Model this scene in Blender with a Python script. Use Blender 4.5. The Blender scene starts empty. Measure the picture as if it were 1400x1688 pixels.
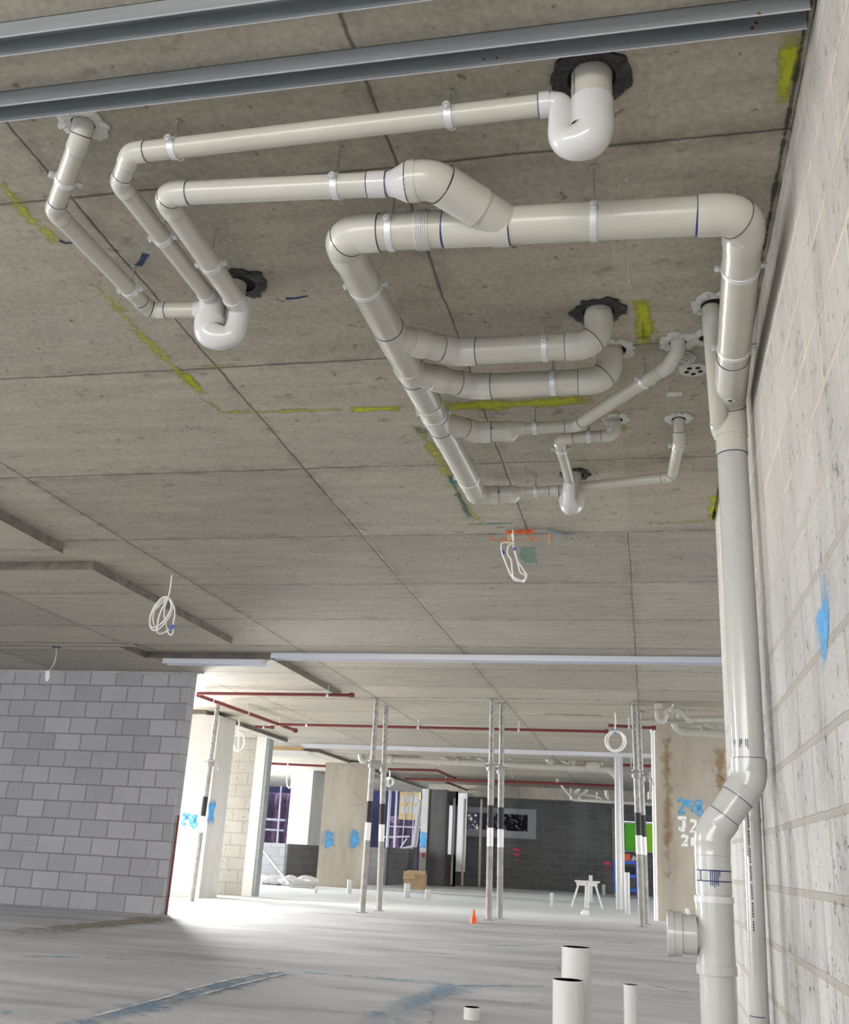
import bpy, math, random
from mathutils import Vector, Matrix
random.seed(7)
C = bpy.context.scene.collection
SC = bpy.context.scene
# ------------------------------------------------------------------ camera
YAW, PITCH, ROLL, F, CAMZ = -0.225136, 0.329804, 0.053128, 1650.478, 0.80
cy_, sy_, cp_, sp_ = math.cos(YAW), math.sin(YAW), math.cos(PITCH), math.sin(PITCH)
FW = Vector((sy_*cp_, cy_*cp_, sp_)); RT0 = Vector((cy_, -sy_, 0)); UP0 = RT0.cross(FW)
cr_, sr_ = math.cos(ROLL), math.sin(ROLL)
RT = cr_*RT0 + sr_*UP0; UP = -sr_*RT0 + cr_*UP0
CAM = Vector((0, 0, CAMZ))
cam = bpy.data.cameras.new('camera'); co = bpy.data.objects.new('camera', cam); C.objects.link(co)
m = Matrix((RT, UP, -FW)).transposed().to_4x4(); m.translation = CAM
co.matrix_world = m
cam.sensor_fit = 'VERTICAL'; cam.sensor_height = 36; cam.lens = F*36/1688; cam.clip_end = 300; cam.clip_start = .02
SC.camera = co
# ------------------------------------------------------------------ light, exposure
SC.view_settings.view_transform = 'Standard'; SC.view_settings.look = 'None'
SC.view_settings.gamma = 1; SC.view_settings.use_curve_mapping = False
SC.view_settings.exposure = 0.35
w = bpy.data.worlds.new('sky'); SC.world = w; w.use_nodes = True
nt = w.node_tree; nt.nodes.clear()
wo = nt.nodes.new('ShaderNodeOutputWorld'); bg = nt.nodes.new('ShaderNodeBackground')
tc = nt.nodes.new('ShaderNodeTexCoord'); sx = nt.nodes.new('ShaderNodeSeparateXYZ'); rp = nt.nodes.new('ShaderNodeValToRGB')
nt.links.new(tc.outputs['Generated'], sx.inputs[0]); nt.links.new(sx.outputs['Z'], rp.inputs[0])
rp.color_ramp.elements[0].position = 0.0; rp.color_ramp.elements[0].color = (.95, .97, 1, 1)
rp.color_ramp.elements[1].position = .7; rp.color_ramp.elements[1].color = (.42, .6, .95, 1)
nt.links.new(rp.outputs[0], bg.inputs[0]); bg.inputs[1].default_value = 3.2
nt.links.new(bg.outputs[0], wo.inputs[0])
sun = bpy.data.lights.new('sun', 'SUN'); sun.energy = 3.0; sun.angle = .01; sun.color = (1, .93, .82)
so = bpy.data.objects.new('sun', sun); C.objects.link(so)
so.rotation_euler = Vector((-.45, -.35, 1.0)).to_track_quat('Z', 'Y').to_euler()

def area(name, loc, aim, sx_, sy2, power, col, portal=False, spread=180):
    l = bpy.data.lights.new(name, 'AREA'); l.shape = 'RECTANGLE'; l.size = sx_; l.size_y = sy2
    l.energy = power; l.color = col; l.spread = math.radians(spread)
    if portal: l.cycles.is_portal = True
    o = bpy.data.objects.new(name, l); C.objects.link(o); o.location = loc
    o.rotation_euler = Vector(aim).to_track_quat('-Z', 'Z').to_euler()
    return o
# daylight through the open sides of the building, plus two added lamps
area('daylight_left_opening', (-9.6, 3.6, 2.0), (1, -.1, -.7), 11, 1.6, 840, (1, .965, .91), spread=140)
area('daylight_rear_opening', (-3.0, -3.7, 2.0), (.15, 1, -.7), 8, 1.6, 200, (1, .93, .82), spread=140)
area('daylight_mid_left_opening', (-9.2, 13.4, 1.9), (1, -.05, -.5), 3.4, 1.7, 150, (.95, .98, 1), spread=85)
area('added_wall_shadow_lamp', (-9.7, 17.2, 1.9), (1, -1.15, -.22), 2.6, 1.8, 700, (1, .98, .94), spread=95)  # unseen lamp added behind the column to cast pipe shadows on the right wall
area('daylight_far_left_opening', (-14.2, 25.0, 1.9), (1, -.2, -.35), 6, 1.7, 3000, (.92, .96, 1), spread=150)
area('added_right_fill', (7.4, 14, 1.9), (-1, 0, -.6), 12, 1.7, 800, (1, .96, .88), spread=150)  # added fill lamp for the middle zone, no known opening here

# ------------------------------------------------------------------ image ray -> point in the building
def ray(x, y): return RT*((x-700)/F) - UP*((y-844)/F) + FW
def at_z(x, y, z): d = ray(x, y); return CAM + d*((z-CAMZ)/d.z)
def at_y(x, y, Y): d = ray(x, y); return CAM + d*(Y/d.y)
def at_x(x, y, X): d = ray(x, y); return CAM + d*(X/d.x)
H = 2.85
def zf(X, Y):
    r = 0
    if Y > 11.3: r = min(1, (Y-11.3)/1.9)
    if Y > 16: r = max(.2, 1-(Y-16)/5)
    return r*(.09+.0135*max(-6.7, min(1, X)))
def fl(x, y):
    p = at_z(x, y, 0)
    for _ in range(25): p = p*.5 + at_z(x, y, zf(p.x, p.y))*.5
    return p
# ------------------------------------------------------------------ materials
def mat(name, col, rough=.6, metal=0, noise=None, bump=0, bscale=60, spec=None, col2=None, nscale=4, stretch=None, emit=None, alpha=None):
    mt = bpy.data.materials.new(name); mt.use_nodes = True; t = mt.node_tree; b = t.nodes['Principled BSDF']
    b.inputs['Roughness'].default_value = rough; b.inputs['Metallic'].default_value = metal
    b.inputs['Base Color'].default_value = (*col, 1)
    if spec is not None: b.inputs['Specular IOR Level'].default_value = spec
    tcn = t.nodes.new('ShaderNodeNewGeometry')
    src = tcn.outputs['Position']
    if stretch:
        mp = t.nodes.new('ShaderNodeMapping'); mp.inputs['Scale'].default_value = stretch
        t.links.new(src, mp.inputs[0]); src = mp.outputs[0]
    if col2:
        n = t.nodes.new('ShaderNodeTexNoise'); n.inputs['Scale'].default_value = nscale; n.inputs['Detail'].default_value = 6
        n.inputs['Roughness'].default_value = .65
        r = t.nodes.new('ShaderNodeValToRGB'); r.color_ramp.elements[0].position = .3; r.color_ramp.elements[1].position = .7
        r.color_ramp.elements[0].color = (*col, 1); r.color_ramp.elements[1].color = (*col2, 1)
        t.links.new(src, n.inputs['Vector']); t.links.new(n.outputs['Fac'], r.inputs[0]); t.links.new(r.outputs[0], b.inputs['Base Color'])
    if bump:
        n2 = t.nodes.new('ShaderNodeTexNoise'); n2.inputs['Scale'].default_value = bscale; n2.inputs['Detail'].default_value = 5
        bp = t.nodes.new('ShaderNodeBump'); bp.inputs['Strength'].default_value = bump; bp.inputs['Distance'].default_value = .01
        t.links.new(src, n2.inputs['Vector']); t.links.new(n2.outputs['Fac'], bp.inputs['Height']); t.links.new(bp.outputs[0], b.inputs['Normal'])
    return mt

def mth(t, op, a, b=None, c=None):
    n = t.nodes.new('ShaderNodeMath'); n.operation = op
    for i, v in enumerate((a, b, c)):
        if v is None: continue
        if isinstance(v, (int, float)): n.inputs[i].default_value = v
        else: t.links.new(v, n.inputs[i])
    return n.outputs[0]
def mixc(t, f, a, b, mode='MIX'):
    n = t.nodes.new('ShaderNodeMix'); n.data_type = 'RGBA'; n.blend_type = mode
    if isinstance(f, (int, float)): n.inputs[0].default_value = f
    else: t.links.new(f, n.inputs[0])
    for i, v in ((6, a), (7, b)):
        if isinstance(v, tuple): n.inputs[i].default_value = (*v, 1)
        else: t.links.new(v, n.inputs[i])
    return n.outputs[2]
def noise(t, src, scale, detail=6, rough=.6):
    n = t.nodes.new('ShaderNodeTexNoise'); n.inputs['Scale'].default_value = scale; n.inputs['Detail'].default_value = detail; n.inputs['Roughness'].default_value = rough
    t.links.new(src, n.inputs['Vector']); return n.outputs['Fac']
def ramp(t, f, p0, p1, c0=(0, 0, 0), c1=(1, 1, 1)):
    r = t.nodes.new('ShaderNodeValToRGB'); r.color_ramp.elements[0].position = p0; r.color_ramp.elements[1].position = p1
    r.color_ramp.elements[0].color = (*c0, 1); r.color_ramp.elements[1].color = (*c1, 1); t.links.new(f, r.inputs[0]); return r.outputs[0]
def mapping(t, src, s):
    mp = t.nodes.new('ShaderNodeMapping'); mp.inputs['Scale'].default_value = s; t.links.new(src, mp.inputs[0]); return mp.outputs[0]

def ceiling_mat():
    mt = bpy.data.materials.new('formed_concrete'); mt.use_nodes = True; t = mt.node_tree; b = t.nodes['Principled BSDF']
    g = t.nodes.new('ShaderNodeNewGeometry'); pos = g.outputs['Position']
    s = t.nodes.new('ShaderNodeSeparateXYZ'); t.links.new(pos, s.inputs[0]); X, Y, Z = s.outputs
    wob = mth(t, 'MULTIPLY', mth(t, 'SUBTRACT', noise(t, pos, 2.2, 3), .5), .025)
    wob2 = mth(t, 'MULTIPLY', mth(t, 'SUBTRACT', noise(t, pos, 30, 3), .5), .010)
    wb = mth(t, 'ADD', wob, wob2)
    ys = mth(t, 'DIVIDE', mth(t, 'SUBTRACT', mth(t, 'ADD', Y, wb), 2.54), 1.256)
    yd = mth(t, 'MULTIPLY', mth(t, 'ABSOLUTE', mth(t, 'SUBTRACT', ys, mth(t, 'ROUND', ys))), 1.256)
    xs = mth(t, 'DIVIDE', mth(t, 'SUBTRACT', mth(t, 'ADD', X, wb), -.08), 1.79)
    near = mth(t, 'LESS_THAN', Y, 6.32); mid = mth(t, 'GREATER_THAN', X, -1.3)
    nm = mth(t, 'MULTIPLY', near, mid)
    xd0 = mth(t, 'MULTIPLY', mth(t, 'ABSOLUTE', mth(t, 'SUBTRACT', xs, mth(t, 'ROUND', xs))), 1.79)
    xd1 = mth(t, 'ABSOLUTE', mth(t, 'SUBTRACT', mth(t, 'ADD', X, wb), -.73))
    xd = mth(t, 'ADD', mth(t, 'MULTIPLY', xd0, mth(t, 'SUBTRACT', 1, nm)), mth(t, 'MULTIPLY', xd1, nm))
    d = mth(t, 'MINIMUM', yd, xd)
    patch = noise(t, pos, 1.7, 4)
    wid = mth(t, 'MULTIPLY_ADD', patch, .015, .001)
    line = mth(t, 'SUBTRACT', 1, mth(t, 'SMOOTH_MIN', mth(t, 'DIVIDE', d, wid), 1, .3)); line = mth(t, 'MAXIMUM', line, 0)
    halo = mth(t, 'MAXIMUM', mth(t, 'SUBTRACT', 1, mth(t, 'DIVIDE', d, .09)), 0)
    # sheet-to-sheet tone
    cb = t.nodes.new('ShaderNodeCombineXYZ'); t.links.new(mth(t, 'FLOOR', xs), cb.inputs[0]); t.links.new(mth(t, 'FLOOR', ys), cb.inputs[1])
    wn = t.nodes.new('ShaderNodeTexWhiteNoise'); wn.noise_dimensions = '3D'; t.links.new(cb.outputs[0], wn.inputs['Vector'])
    streak = noise(t, mapping(t, pos, (.8, 4.5, 1)), 2.2, 7, .65)
    cl = noise(t, pos, 1.1, 5); fine = noise(t, pos, 45, 4, .7)
    c = ramp(t, streak, .28, .74, (.33, .29, .225), (.54, .485, .385))
    c = mixc(t, mth(t, 'MULTIPLY', ramp(t, cl, .35, .7), .45), c, (.38, .355, .31))
    c = mixc(t, .29, c, ramp(t, fine, .32, .68, (.17, .15, .125), (.60, .565, .49)))
    tone = mth(t, 'MULTIPLY_ADD', wn.outputs['Value'], .20, .88)
    cc = t.nodes.new('ShaderNodeCombineColor')
    for i in range(3): t.links.new(tone, cc.inputs[i])
    c = mixc(t, 1.0, c, cc.outputs[0], 'MULTIPLY')
    blot = ramp(t, noise(t, mapping(t, pos, (1, 1.4, 1)), 7, 5, .6), .61, .72)
    c = mixc(t, mth(t, 'MULTIPLY', blot, .55), c, (.13, .115, .09))
    pin = ramp(t, noise(t, pos, 24, 2, .5), .69, .74); c = mixc(t, mth(t, 'MULTIPLY', pin, .6), c, (.10, .085, .07))
    hs = mth(t, 'MULTIPLY', halo, ramp(t, noise(t, pos, 9, 5), .42, .66))
    c = mixc(t, mth(t, 'MULTIPLY', hs, .5), c, (.14, .125, .10))
    c = mixc(t, mth(t, 'MULTIPLY', line, .85), c, (.06, .052, .043))
    t.links.new(c, b.inputs['Base Color']); b.inputs['Roughness'].default_value = .75; b.inputs['Specular IOR Level'].default_value = .3
    bp = t.nodes.new('ShaderNodeBump'); bp.inputs['Strength'].default_value = .5; bp.inputs['Distance'].default_value = .01
    hgt = mth(t, 'SUBTRACT', mth(t, 'MULTIPLY', fine, .25), line); t.links.new(hgt, bp.inputs['Height']); t.links.new(bp.outputs[0], b.inputs['Normal'])
    return mt

def block_mat(name, axis, c1, c2, cm, w=.4, off=(0, -.15), rough=.9, dirt=.5, bump=.6, tint=None, streak=.0, msize=.012, pale=False):
    mt = bpy.data.materials.new(name); mt.use_nodes = True; t = mt.node_tree; b = t.nodes['Principled BSDF']
    g = t.nodes.new('ShaderNodeNewGeometry'); pos = g.outputs['Position']
    s = t.nodes.new('ShaderNodeSeparateXYZ'); t.links.new(pos, s.inputs[0])
    cb = t.nodes.new('ShaderNodeCombineXYZ')
    wb = mth(t, 'MULTIPLY', mth(t, 'SUBTRACT', noise(t, pos, 14, 4), .5), .012)
    t.links.new(mth(t, 'ADD', mth(t, 'ADD', s.outputs[axis], off[0]), wb), cb.inputs[0]); t.links.new(mth(t, 'ADD', mth(t, 'ADD', s.outputs[2], off[1]), wb), cb.inputs[1])
    br = t.nodes.new('ShaderNodeTexBrick'); br.inputs['Scale'].default_value = 1; br.inputs['Brick Width'].default_value = w; br.inputs['Row Height'].default_value = .2
    br.inputs['Mortar Size'].default_value = msize; br.inputs['Mortar Smooth'].default_value = .25; br.inputs['Bias'].default_value = 0
    br.offset = .5
    br.inputs['Color1'].default_value = (*c1, 1); br.inputs['Color2'].default_value = (*c2, 1); br.inputs['Mortar'].default_value = (*cm, 1)
    t.links.new(cb.outputs[0], br.inputs['Vector'])
    fine = noise(t, pos, 90, 5, .75); big = noise(t, pos, 1.3, 5)
    c = mixc(t, .35, br.outputs['Color'], ramp(t, fine, .3, .72, tuple(v*.5 for v in c1), tuple(min(1, v*1.35) for v in c2)))
    c = mixc(t, mth(t, 'MULTIPLY', ramp(t, big, .45, .7), dirt*.5), c, tuple(v*.55 for v in c1))
    if streak:
        st = noise(t, mapping(t, pos, (2.4, 2.4, .8)), 1.6, 6, .7)
        c = mixc(t, mth(t, 'MULTIPLY', ramp(t, st, .48, .70), streak), c, tuple(v*.30 for v in c1))
        sp = noise(t, mapping(t, pos, (1, .6, .8)), 34, 5, .7)
        c = mixc(t, mth(t, 'MULTIPLY', ramp(t, mth(t, 'ADD', sp, mth(t, 'MULTIPLY', mth(t, 'SUBTRACT', st, .5), .35)), .60, .67), .8), c, tuple(v*.22 for v in c1))
    if pale:   # wide pale pointing on the upper courses, grey pointing lower down
        up = ramp(t, mth(t, 'ADD', s.outputs[2], mth(t, 'MULTIPLY', big, .8)), 2.0, 2.5) if False else mth(t, 'MINIMUM', mth(t, 'MAXIMUM', mth(t, 'MULTIPLY', mth(t, 'SUBTRACT', s.outputs[2], 1.45), 1.6), 0), 1)
        brk = ramp(t, noise(t, pos, 5, 5, .7), .38, .62)
        c = mixc(t, mth(t, 'MULTIPLY', mth(t, 'MULTIPLY', mth(t, 'MULTIPLY', up, br.outputs['Fac']), .8), brk), c, (.70, .65, .55))
        c = mixc(t, mth(t, 'MULTIPLY', mth(t, 'MULTIPLY', mth(t, 'SUBTRACT', 1, up), br.outputs['Fac']), .7), c, (.34, .32, .28))
        c = mixc(t, mth(t, 'MULTIPLY', up, .35), c, (.60, .55, .46))  # upper wall tinted cream: warm ceiling bounce put into the colour
    t.links.new(c, b.inputs['Base Color']); b.inputs['Roughness'].default_value = rough; b.inputs['Specular IOR Level'].default_value = .2
    bp = t.nodes.new('ShaderNodeBump'); bp.inputs['Strength'].default_value = bump; bp.inputs['Distance'].default_value = .012
    t.links.new(mth(t, 'SUBTRACT', mth(t, 'MULTIPLY', fine, .5), mth(t, 'MULTIPLY', br.outputs['Fac'], 1.0)), bp.inputs['Height']); t.links.new(bp.outputs[0], b.inputs['Normal'])
    return mt

def floor_mat():
    mt = bpy.data.materials.new('dusty_concrete_floor'); mt.use_nodes = True; t = mt.node_tree; b = t.nodes['Principled BSDF']
    g = t.nodes.new('ShaderNodeNewGeometry'); pos = g.outputs['Position']
    n1 = noise(t, mapping(t, pos, (.5, 1.3, 1)), 1.5, 8, .62); n2 = noise(t, pos, 22, 6, .7); n3 = noise(t, mapping(t, pos, (.35, 2.2, 1)), 1.1, 5)
    c = ramp(t, n1, .34, .66, (.37, .38, .40), (.61, .625, .65))
    c = mixc(t, .25, c, ramp(t, n2, .3, .7, (.3, .29, .28), (.68, .67, .66)))
    c = mixc(t, mth(t, 'MULTIPLY', ramp(t, n3, .56, .70), .6), c, (.23, .22, .22))
    sc = ramp(t, noise(t, pos, 5, 4), .70, .74); c = mixc(t, mth(t, 'MULTIPLY', sc, .4), c, (.18, .18, .19))
    s = t.nodes.new('ShaderNodeSeparateXYZ'); t.links.new(pos, s.inputs[0])
    far = ramp(t, mth(t, 'DIVIDE', mth(t, 'SUBTRACT', s.outputs[1], mth(t, 'MULTIPLY_ADD', n1, 3, 11.5)), 2.5), 0, 1)
    c = mixc(t, mth(t, 'MULTIPLY', far, .85), c, (.80, .82, .83))     # swept, paler pour beyond the pour joint
    t.links.new(c, b.inputs['Base Color']); b.inputs['Roughness'].default_value = .7; b.inputs['Specular IOR Level'].default_value = .3
    bp = t.nodes.new('ShaderNodeBump'); bp.inputs['Strength'].default_value = .3; bp.inputs['Distance'].default_value = .01
    t.links.new(n2, bp.inputs['Height']); t.links.new(bp.outputs[0], b.inputs['Normal'])
    return mt

def paint_mat(name, col, cover=.5, soft=.6, scale=35, gain=2.0):
    mt = bpy.data.materials.new(name); mt.use_nodes = True; t = mt.node_tree; b = t.nodes['Principled BSDF']
    b.inputs['Base Color'].default_value = (*col, 1); b.inputs['Roughness'].default_value = .8
    uv = t.nodes.new('ShaderNodeUVMap'); uv.uv_map = 'UVMap'
    s = t.nodes.new('ShaderNodeSeparateXYZ'); t.links.new(uv.outputs[0], s.inputs[0])
    g = t.nodes.new('ShaderNodeNewGeometry')
    n = noise(t, g.outputs['Position'], scale, 6, .7); n2 = noise(t, g.outputs['Position'], scale*.2, 3)
    edge = mth(t, 'MINIMUM', mth(t, 'SUBTRACT', 1, mth(t, 'ABSOLUTE', s.outputs[1])), mth(t, 'MULTIPLY', s.outputs[0], .8))
    a = mth(t, 'ADD', mth(t, 'MULTIPLY', mth(t, 'SUBTRACT', n, .5), gain*2), mth(t, 'MULTIPLY_ADD', mth(t, 'SUBTRACT', n2, .5), 1.6, cover-1))
    a = mth(t, 'ADD', a, mth(t, 'MULTIPLY', edge, 1/soft))
    a = mth(t, 'MULTIPLY', mth(t, 'MINIMUM', mth(t, 'MAXIMUM', a, 0), 1), mth(t, 'MINIMUM', mth(t, 'MULTIPLY', edge, 4), 1))
    t.links.new(a, b.inputs['Alpha'])
    return mt

M = {}
M['ceil'] = ceiling_mat()
M['wallR'] = block_mat('pale_blockwork', 1, (.45, .44, .43), (.55, .54, .52), (.52, .49, .43), streak=.45, dirt=.8, msize=.012, pale=True)
M['wallL'] = block_mat('grey_blockwork', 0, (.33, .325, .335), (.50, .49, .50), (.18, .17, .165), w=.355, off=(.05, 0), dirt=.4, msize=.009)
M['wallLs'] = block_mat('grey_block_end', 1, (.30, .295, .30), (.36, .355, .36), (.2, .19, .185), w=.6, off=(.2, 0), dirt=.3, msize=.009)
M['wallD'] = block_mat('shaded_dark_blockwork', 0, (.10, .10, .10), (.14, .14, .135), (.19, .19, .18), w=.4, off=(0, 0))  # backlit far wall: its shade is put into this dark block colour
M['wallP'] = block_mat('light_blockwork', 0, (.42, .41, .375), (.50, .485, .45), (.34, .325, .30), w=.4, off=(0, 0), streak=.1)
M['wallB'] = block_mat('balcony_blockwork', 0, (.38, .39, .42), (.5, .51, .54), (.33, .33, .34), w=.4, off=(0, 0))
M['wallBs'] = block_mat('balcony_blockwork_shaded', 1, (.16, .155, .15), (.2, .195, .185), (.13, .125, .12), w=.4, off=(0, 0))  # return faces: the balcony blocks again with shade put into the colour
M['floor'] = floor_mat()
M['col'] = mat('cast_concrete', (.34, .30, .235), .8, col2=(.50, .455, .38), nscale=2.2, bump=.25, bscale=40, stretch=(1, 1, .35))
M['edge'] = mat('rough_shaded_slab_edge', (.10, .09, .075), .9, col2=(.21, .185, .15), nscale=9, bump=.8, bscale=30)  # rough brown edge concrete, darkened further with the shade of the side faces
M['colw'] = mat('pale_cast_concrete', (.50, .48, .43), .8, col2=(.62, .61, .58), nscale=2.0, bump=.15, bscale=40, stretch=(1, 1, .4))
M['dark'] = mat('shade_toned_concrete', (.085, .08, .078), .85, col2=(.14, .135, .13), nscale=2, bump=.2, bscale=30, stretch=(2, 2, .4))  # core wall in shade: the darkness is put into the concrete colour
M['pvc'] = mat('pvc_pipe', (.47, .45, .385), .24, col2=(.52, .50, .43), nscale=3)
M['pvcw'] = mat('pvc_white_trap', (.57, .56, .55), .14, col2=(.61, .60, .59), nscale=3)
M['pvcf'] = mat('pvc_fitting', (.50, .485, .425), .20, col2=(.54, .525, .465), nscale=3)
M['pvcg'] = mat('pvc_grey_stack', (.43, .43, .41), .18, col2=(.49, .49, .465), nscale=2)
M['clip'] = mat('galvanised_clip', (.66, .67, .68), .4, .3)
M['rod'] = mat('zinc_rod', (.5, .49, .46), .4, .8)
M['glue'] = mat('blue_pipe_primer', (.015, .02, .12), .5)
M['black'] = mat('black_mark', (.012, .012, .012), .6)
M['galv'] = mat('galvanised_steel', (.27, .295, .30), .45, .4, col2=(.36, .385, .39), nscale=5, stretch=(.3, 6, 6))
M['galvb'] = mat('bright_galvanised_steel', (.68, .69, .74), .4, .5)
M['prop'] = mat('weathered_galvanised_tube', (.22, .21, .19), .55, .4, col2=(.42, .41, .38), nscale=12)
M['propdirty'] = mat('muddy_steel_tube', (.24, .225, .20), .7, .2, col2=(.40, .385, .35), nscale=9)
M['white'] = mat('white_paint', (.80, .79, .77), .5)
M['whitec'] = mat('white_cable', (.82, .80, .76), .4)
M['red'] = mat('red_sprinkler_paint', (.16, .022, .018), .5)
M['mastic'] = mat('black_mastic', (.008, .008, .009), .35, bump=1.0, bscale=45, col2=(.035, .035, .037), nscale=20)
M['collar'] = mat('white_collar_plastic', (.66, .65, .62), .5, bump=.3, bscale=50, col2=(.5, .49, .46), nscale=14)
M['hole'] = mat('dark_void', (.006, .006, .006), .9)
M['card'] = mat('brown_cardboard', (.42, .29, .17), .8, col2=(.48, .34, .2), nscale=5)
M['timber'] = mat('raw_timber', (.55, .36, .16), .7, col2=(.66, .46, .22), nscale=5, stretch=(.5, 6, 6))
M['orange'] = mat('orange_plastic', (.75, .12, .03), .5)
M['blue'] = mat('blue_enamel', (.02, .10, .55), .4)
M['net'] = mat('navy_netting', (.004, .004, .028), .8, col2=(.015, .012, .055), nscale=3)
M['green'] = mat('lime_green_board', (.16, .75, .03), .6)
M['lime'] = mat('yellow_green_board', (.35, .78, .02), .6)
M['sheet'] = mat('white_plastic_sheet', (.75, .75, .76), .35, bump=.8, bscale=9)
M['ext'] = mat('dark_mesh_sun_flecks', (.03, .028, .05), .9, col2=(.85, .8, .72), nscale=9)  # dark mesh outside, its sun flecks put in as pale colour spots
for e in M['ext'].node_tree.nodes:
    if e.bl_idname == 'ShaderNodeValToRGB': e.color_ramp.elements[0].position = .56; e.color_ramp.elements[1].position = .62
M['facade'] = mat('cream_facade', (.80, .58, .25), .8, col2=(.85, .66, .35), nscale=2)
M['ground'] = mat('outside_ground', (.5, .48, .44), .9, col2=(.6, .57, .52), nscale=2)
M['label'] = mat('paper_label', (.8, .8, .8), .5)
M['inner'] = mat('pipe_bore', (.3, .29, .27), .7)
P = dict(crk=paint_mat('dark_crumbly_gap', (.07, .06, .045), .75, .8, 30, 1.6), sol=paint_mat('white_marker_paint', (.88, .88, .86), 2.2, .3), yel=paint_mat('yellow_spray_paint', (.45, .48, .02), 1.05, .8, 35, 1.2), yelf=paint_mat('faint_yellow_spray', (.43, .45, .04), .72, 1.2, 30, 1.2),
         org=paint_mat('orange_spray_paint', (.72, .22, .05), 1.1, .4), grn=paint_mat('green_spray_paint', (.12, .32, .22), .8, .6),
         tea=paint_mat('teal_spray_paint', (.05, .22, .22), .85, .8), blu=paint_mat('blue_spray_paint', (.08, .38, .75), 1.15, .6, 20, 1.0),
         nav=paint_mat('navy_marker', (.02, .05, .12), 1.5, .4), wht=paint_mat('white_chalk', (.85, .85, .86), 1.5, .5), pnk=paint_mat('pink_spray_paint', (.65, .08, .16), 1.0, .6, 12, 1.2),
         bluf=paint_mat('faint_blue_chalk', (.17, .30, .46), .95, 1.8, 14, 1.0), drk=paint_mat('dark_stain', (.13, .12, .11), .6, 1.4, 14, 1.2),
         rust=paint_mat('rust_stain', (.36, .21, .09), .75, 1.3, 6, 1.0), redf=paint_mat('faint_red_chalk', (.45, .14, .14), .5, 1.2, 12, 1.2), scr=paint_mat('pale_scratch', (.60, .57, .51), .75, .9, 25, 1.4), mud=paint_mat('brown_mud', (.30, .25, .20), .8, 1.0, 8, 1.2))

# ------------------------------------------------------------------ mesh tools
class MB:
    def __init__(s): s.v = []; s.f = []; s.uv = {}
    def quadstrip(s, rings, closed=True, caps=True):
        n = len(rings[0]); b = len(s.v)
        for r in rings: s.v += [tuple(p) for p in r]
        for i in range(len(rings)-1):
            for j in range(n if closed else n-1):
                k = (j+1) % n
                s.f.append((b+i*n+j, b+i*n+k, b+(i+1)*n+k, b+(i+1)*n+j))
        if caps:
            s.f.append(tuple(b+j for j in reversed(range(n)))); l = b+(len(rings)-1)*n; s.f.append(tuple(l+j for j in range(n)))
        return s
    def box(s, x0, x1, y0, y1, z0, z1):
        b = len(s.v); s.v += [(x, y, z) for z in (z0, z1) for y in (y0, y1) for x in (x0, x1)]
        s.f += [tuple(b+i for i in q) for q in ((0, 2, 3, 1), (4, 5, 7, 6), (0, 1, 5, 4), (2, 6, 7, 3), (0, 4, 6, 2), (1, 3, 7, 5))]
        return s
    def obox(s, c, u, v, w):  # centre and three half-axis vectors
        c, u, v, w = map(Vector, (c, u, v, w)); b = len(s.v)
        s.v += [tuple(c+u*i+v*j+w*k) for k in (-1, 1) for j in (-1, 1) for i in (-1, 1)]
        s.f += [tuple(b+i for i in q) for q in ((0, 2, 3, 1), (4, 5, 7, 6), (0, 1, 5, 4), (2, 6, 7, 3), (0, 4, 6, 2), (1, 3, 7, 5))]
        return s
    def tube(s, pts, r, n=24, caps=True):
        pts = [Vector(p) for p in pts]; k = len(pts)
        if not isinstance(r, (list, tuple)): r = [r]*k
        d = []
        for i in range(k):
            a = pts[max(0, i-1)]; b = pts[min(k-1, i+1)]
            if (b-a).length < 1e-7: a = pts[max(0, i-2)]; b = pts[min(k-1, i+2)]
            d.append((b-a).normalized())
        up = Vector((0, 0, 1)) if abs(d[0].z) < .9 else Vector((1, 0, 0))
        u = d[0].cross(up).normalized(); rings = []
        for i in range(k):
            u = (u-d[i]*u.dot(d[i])).normalized(); v = d[i].cross(u)
            rings.append([pts[i]+(u*math.cos(2*math.pi*j/n)+v*math.sin(2*math.pi*j/n))*r[i] for j in range(n)])
        return s.quadstrip(rings, True, caps)
    def ring(s, c, d, r0, r1, h, n=24):   # hollow ring around axis d
        d = Vector(d).normalized(); c = Vector(c)
        return s.tube([c-d*h/2, c-d*h/2*.999, c+d*h/2*.999, c+d*h/2, c+d*h/2*.998, c-d*h/2*.998], [r0, r1, r1, r0, r0*.999, r0*.999], n, False)
    def build(s, name, mt, parent=None, smooth=True, label=None):
        me = bpy.data.meshes.new(name)
        o0 = Vector(parent_world(parent)) if parent else Vector((0, 0, 0))
        me.from_pydata([tuple(Vector(v)-o0) for v in s.v], [], s.f); me.update()
        me.materials.append(mt)
        if s.uv:
            l = me.uv_layers.new(name='UVMap')
            for p in me.polygons:
                for li in p.loop_indices: l.data[li].uv = s.uv.get(me.loops[li].vertex_index, (0, 0))
        if smooth:
            for p in me.polygons: p.use_smooth = True
            me.set_sharp_from_angle(angle=math.radians(38))
        o = bpy.data.objects.new(name, me); C.objects.link(o)
        if parent: o.parent = parent
        if label: o['label'] = label
        return o
def parent_world(o):
    p = Vector((0, 0, 0))
    while o: p += o.location; o = o.parent
    return p
def thing(name, label, cat, loc, group=None):
    o = bpy.data.objects.new(name, None); C.objects.link(o); o.location = loc; o.empty_display_size = .1
    o['label'] = label; o['category'] = cat
    if group: o['group'] = group
    return o
def tag(o, label, cat, group=None):
    o['label'] = label; o['category'] = cat
    if group: o['group'] = group
    return o
def struct(o, label=None):
    o['kind'] = 'structure'
    if label: o['label'] = label
    return o
def box_obj(name, b, mt, parent=None): return MB().box(*b).build(name, mt, parent, smooth=False)

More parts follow.
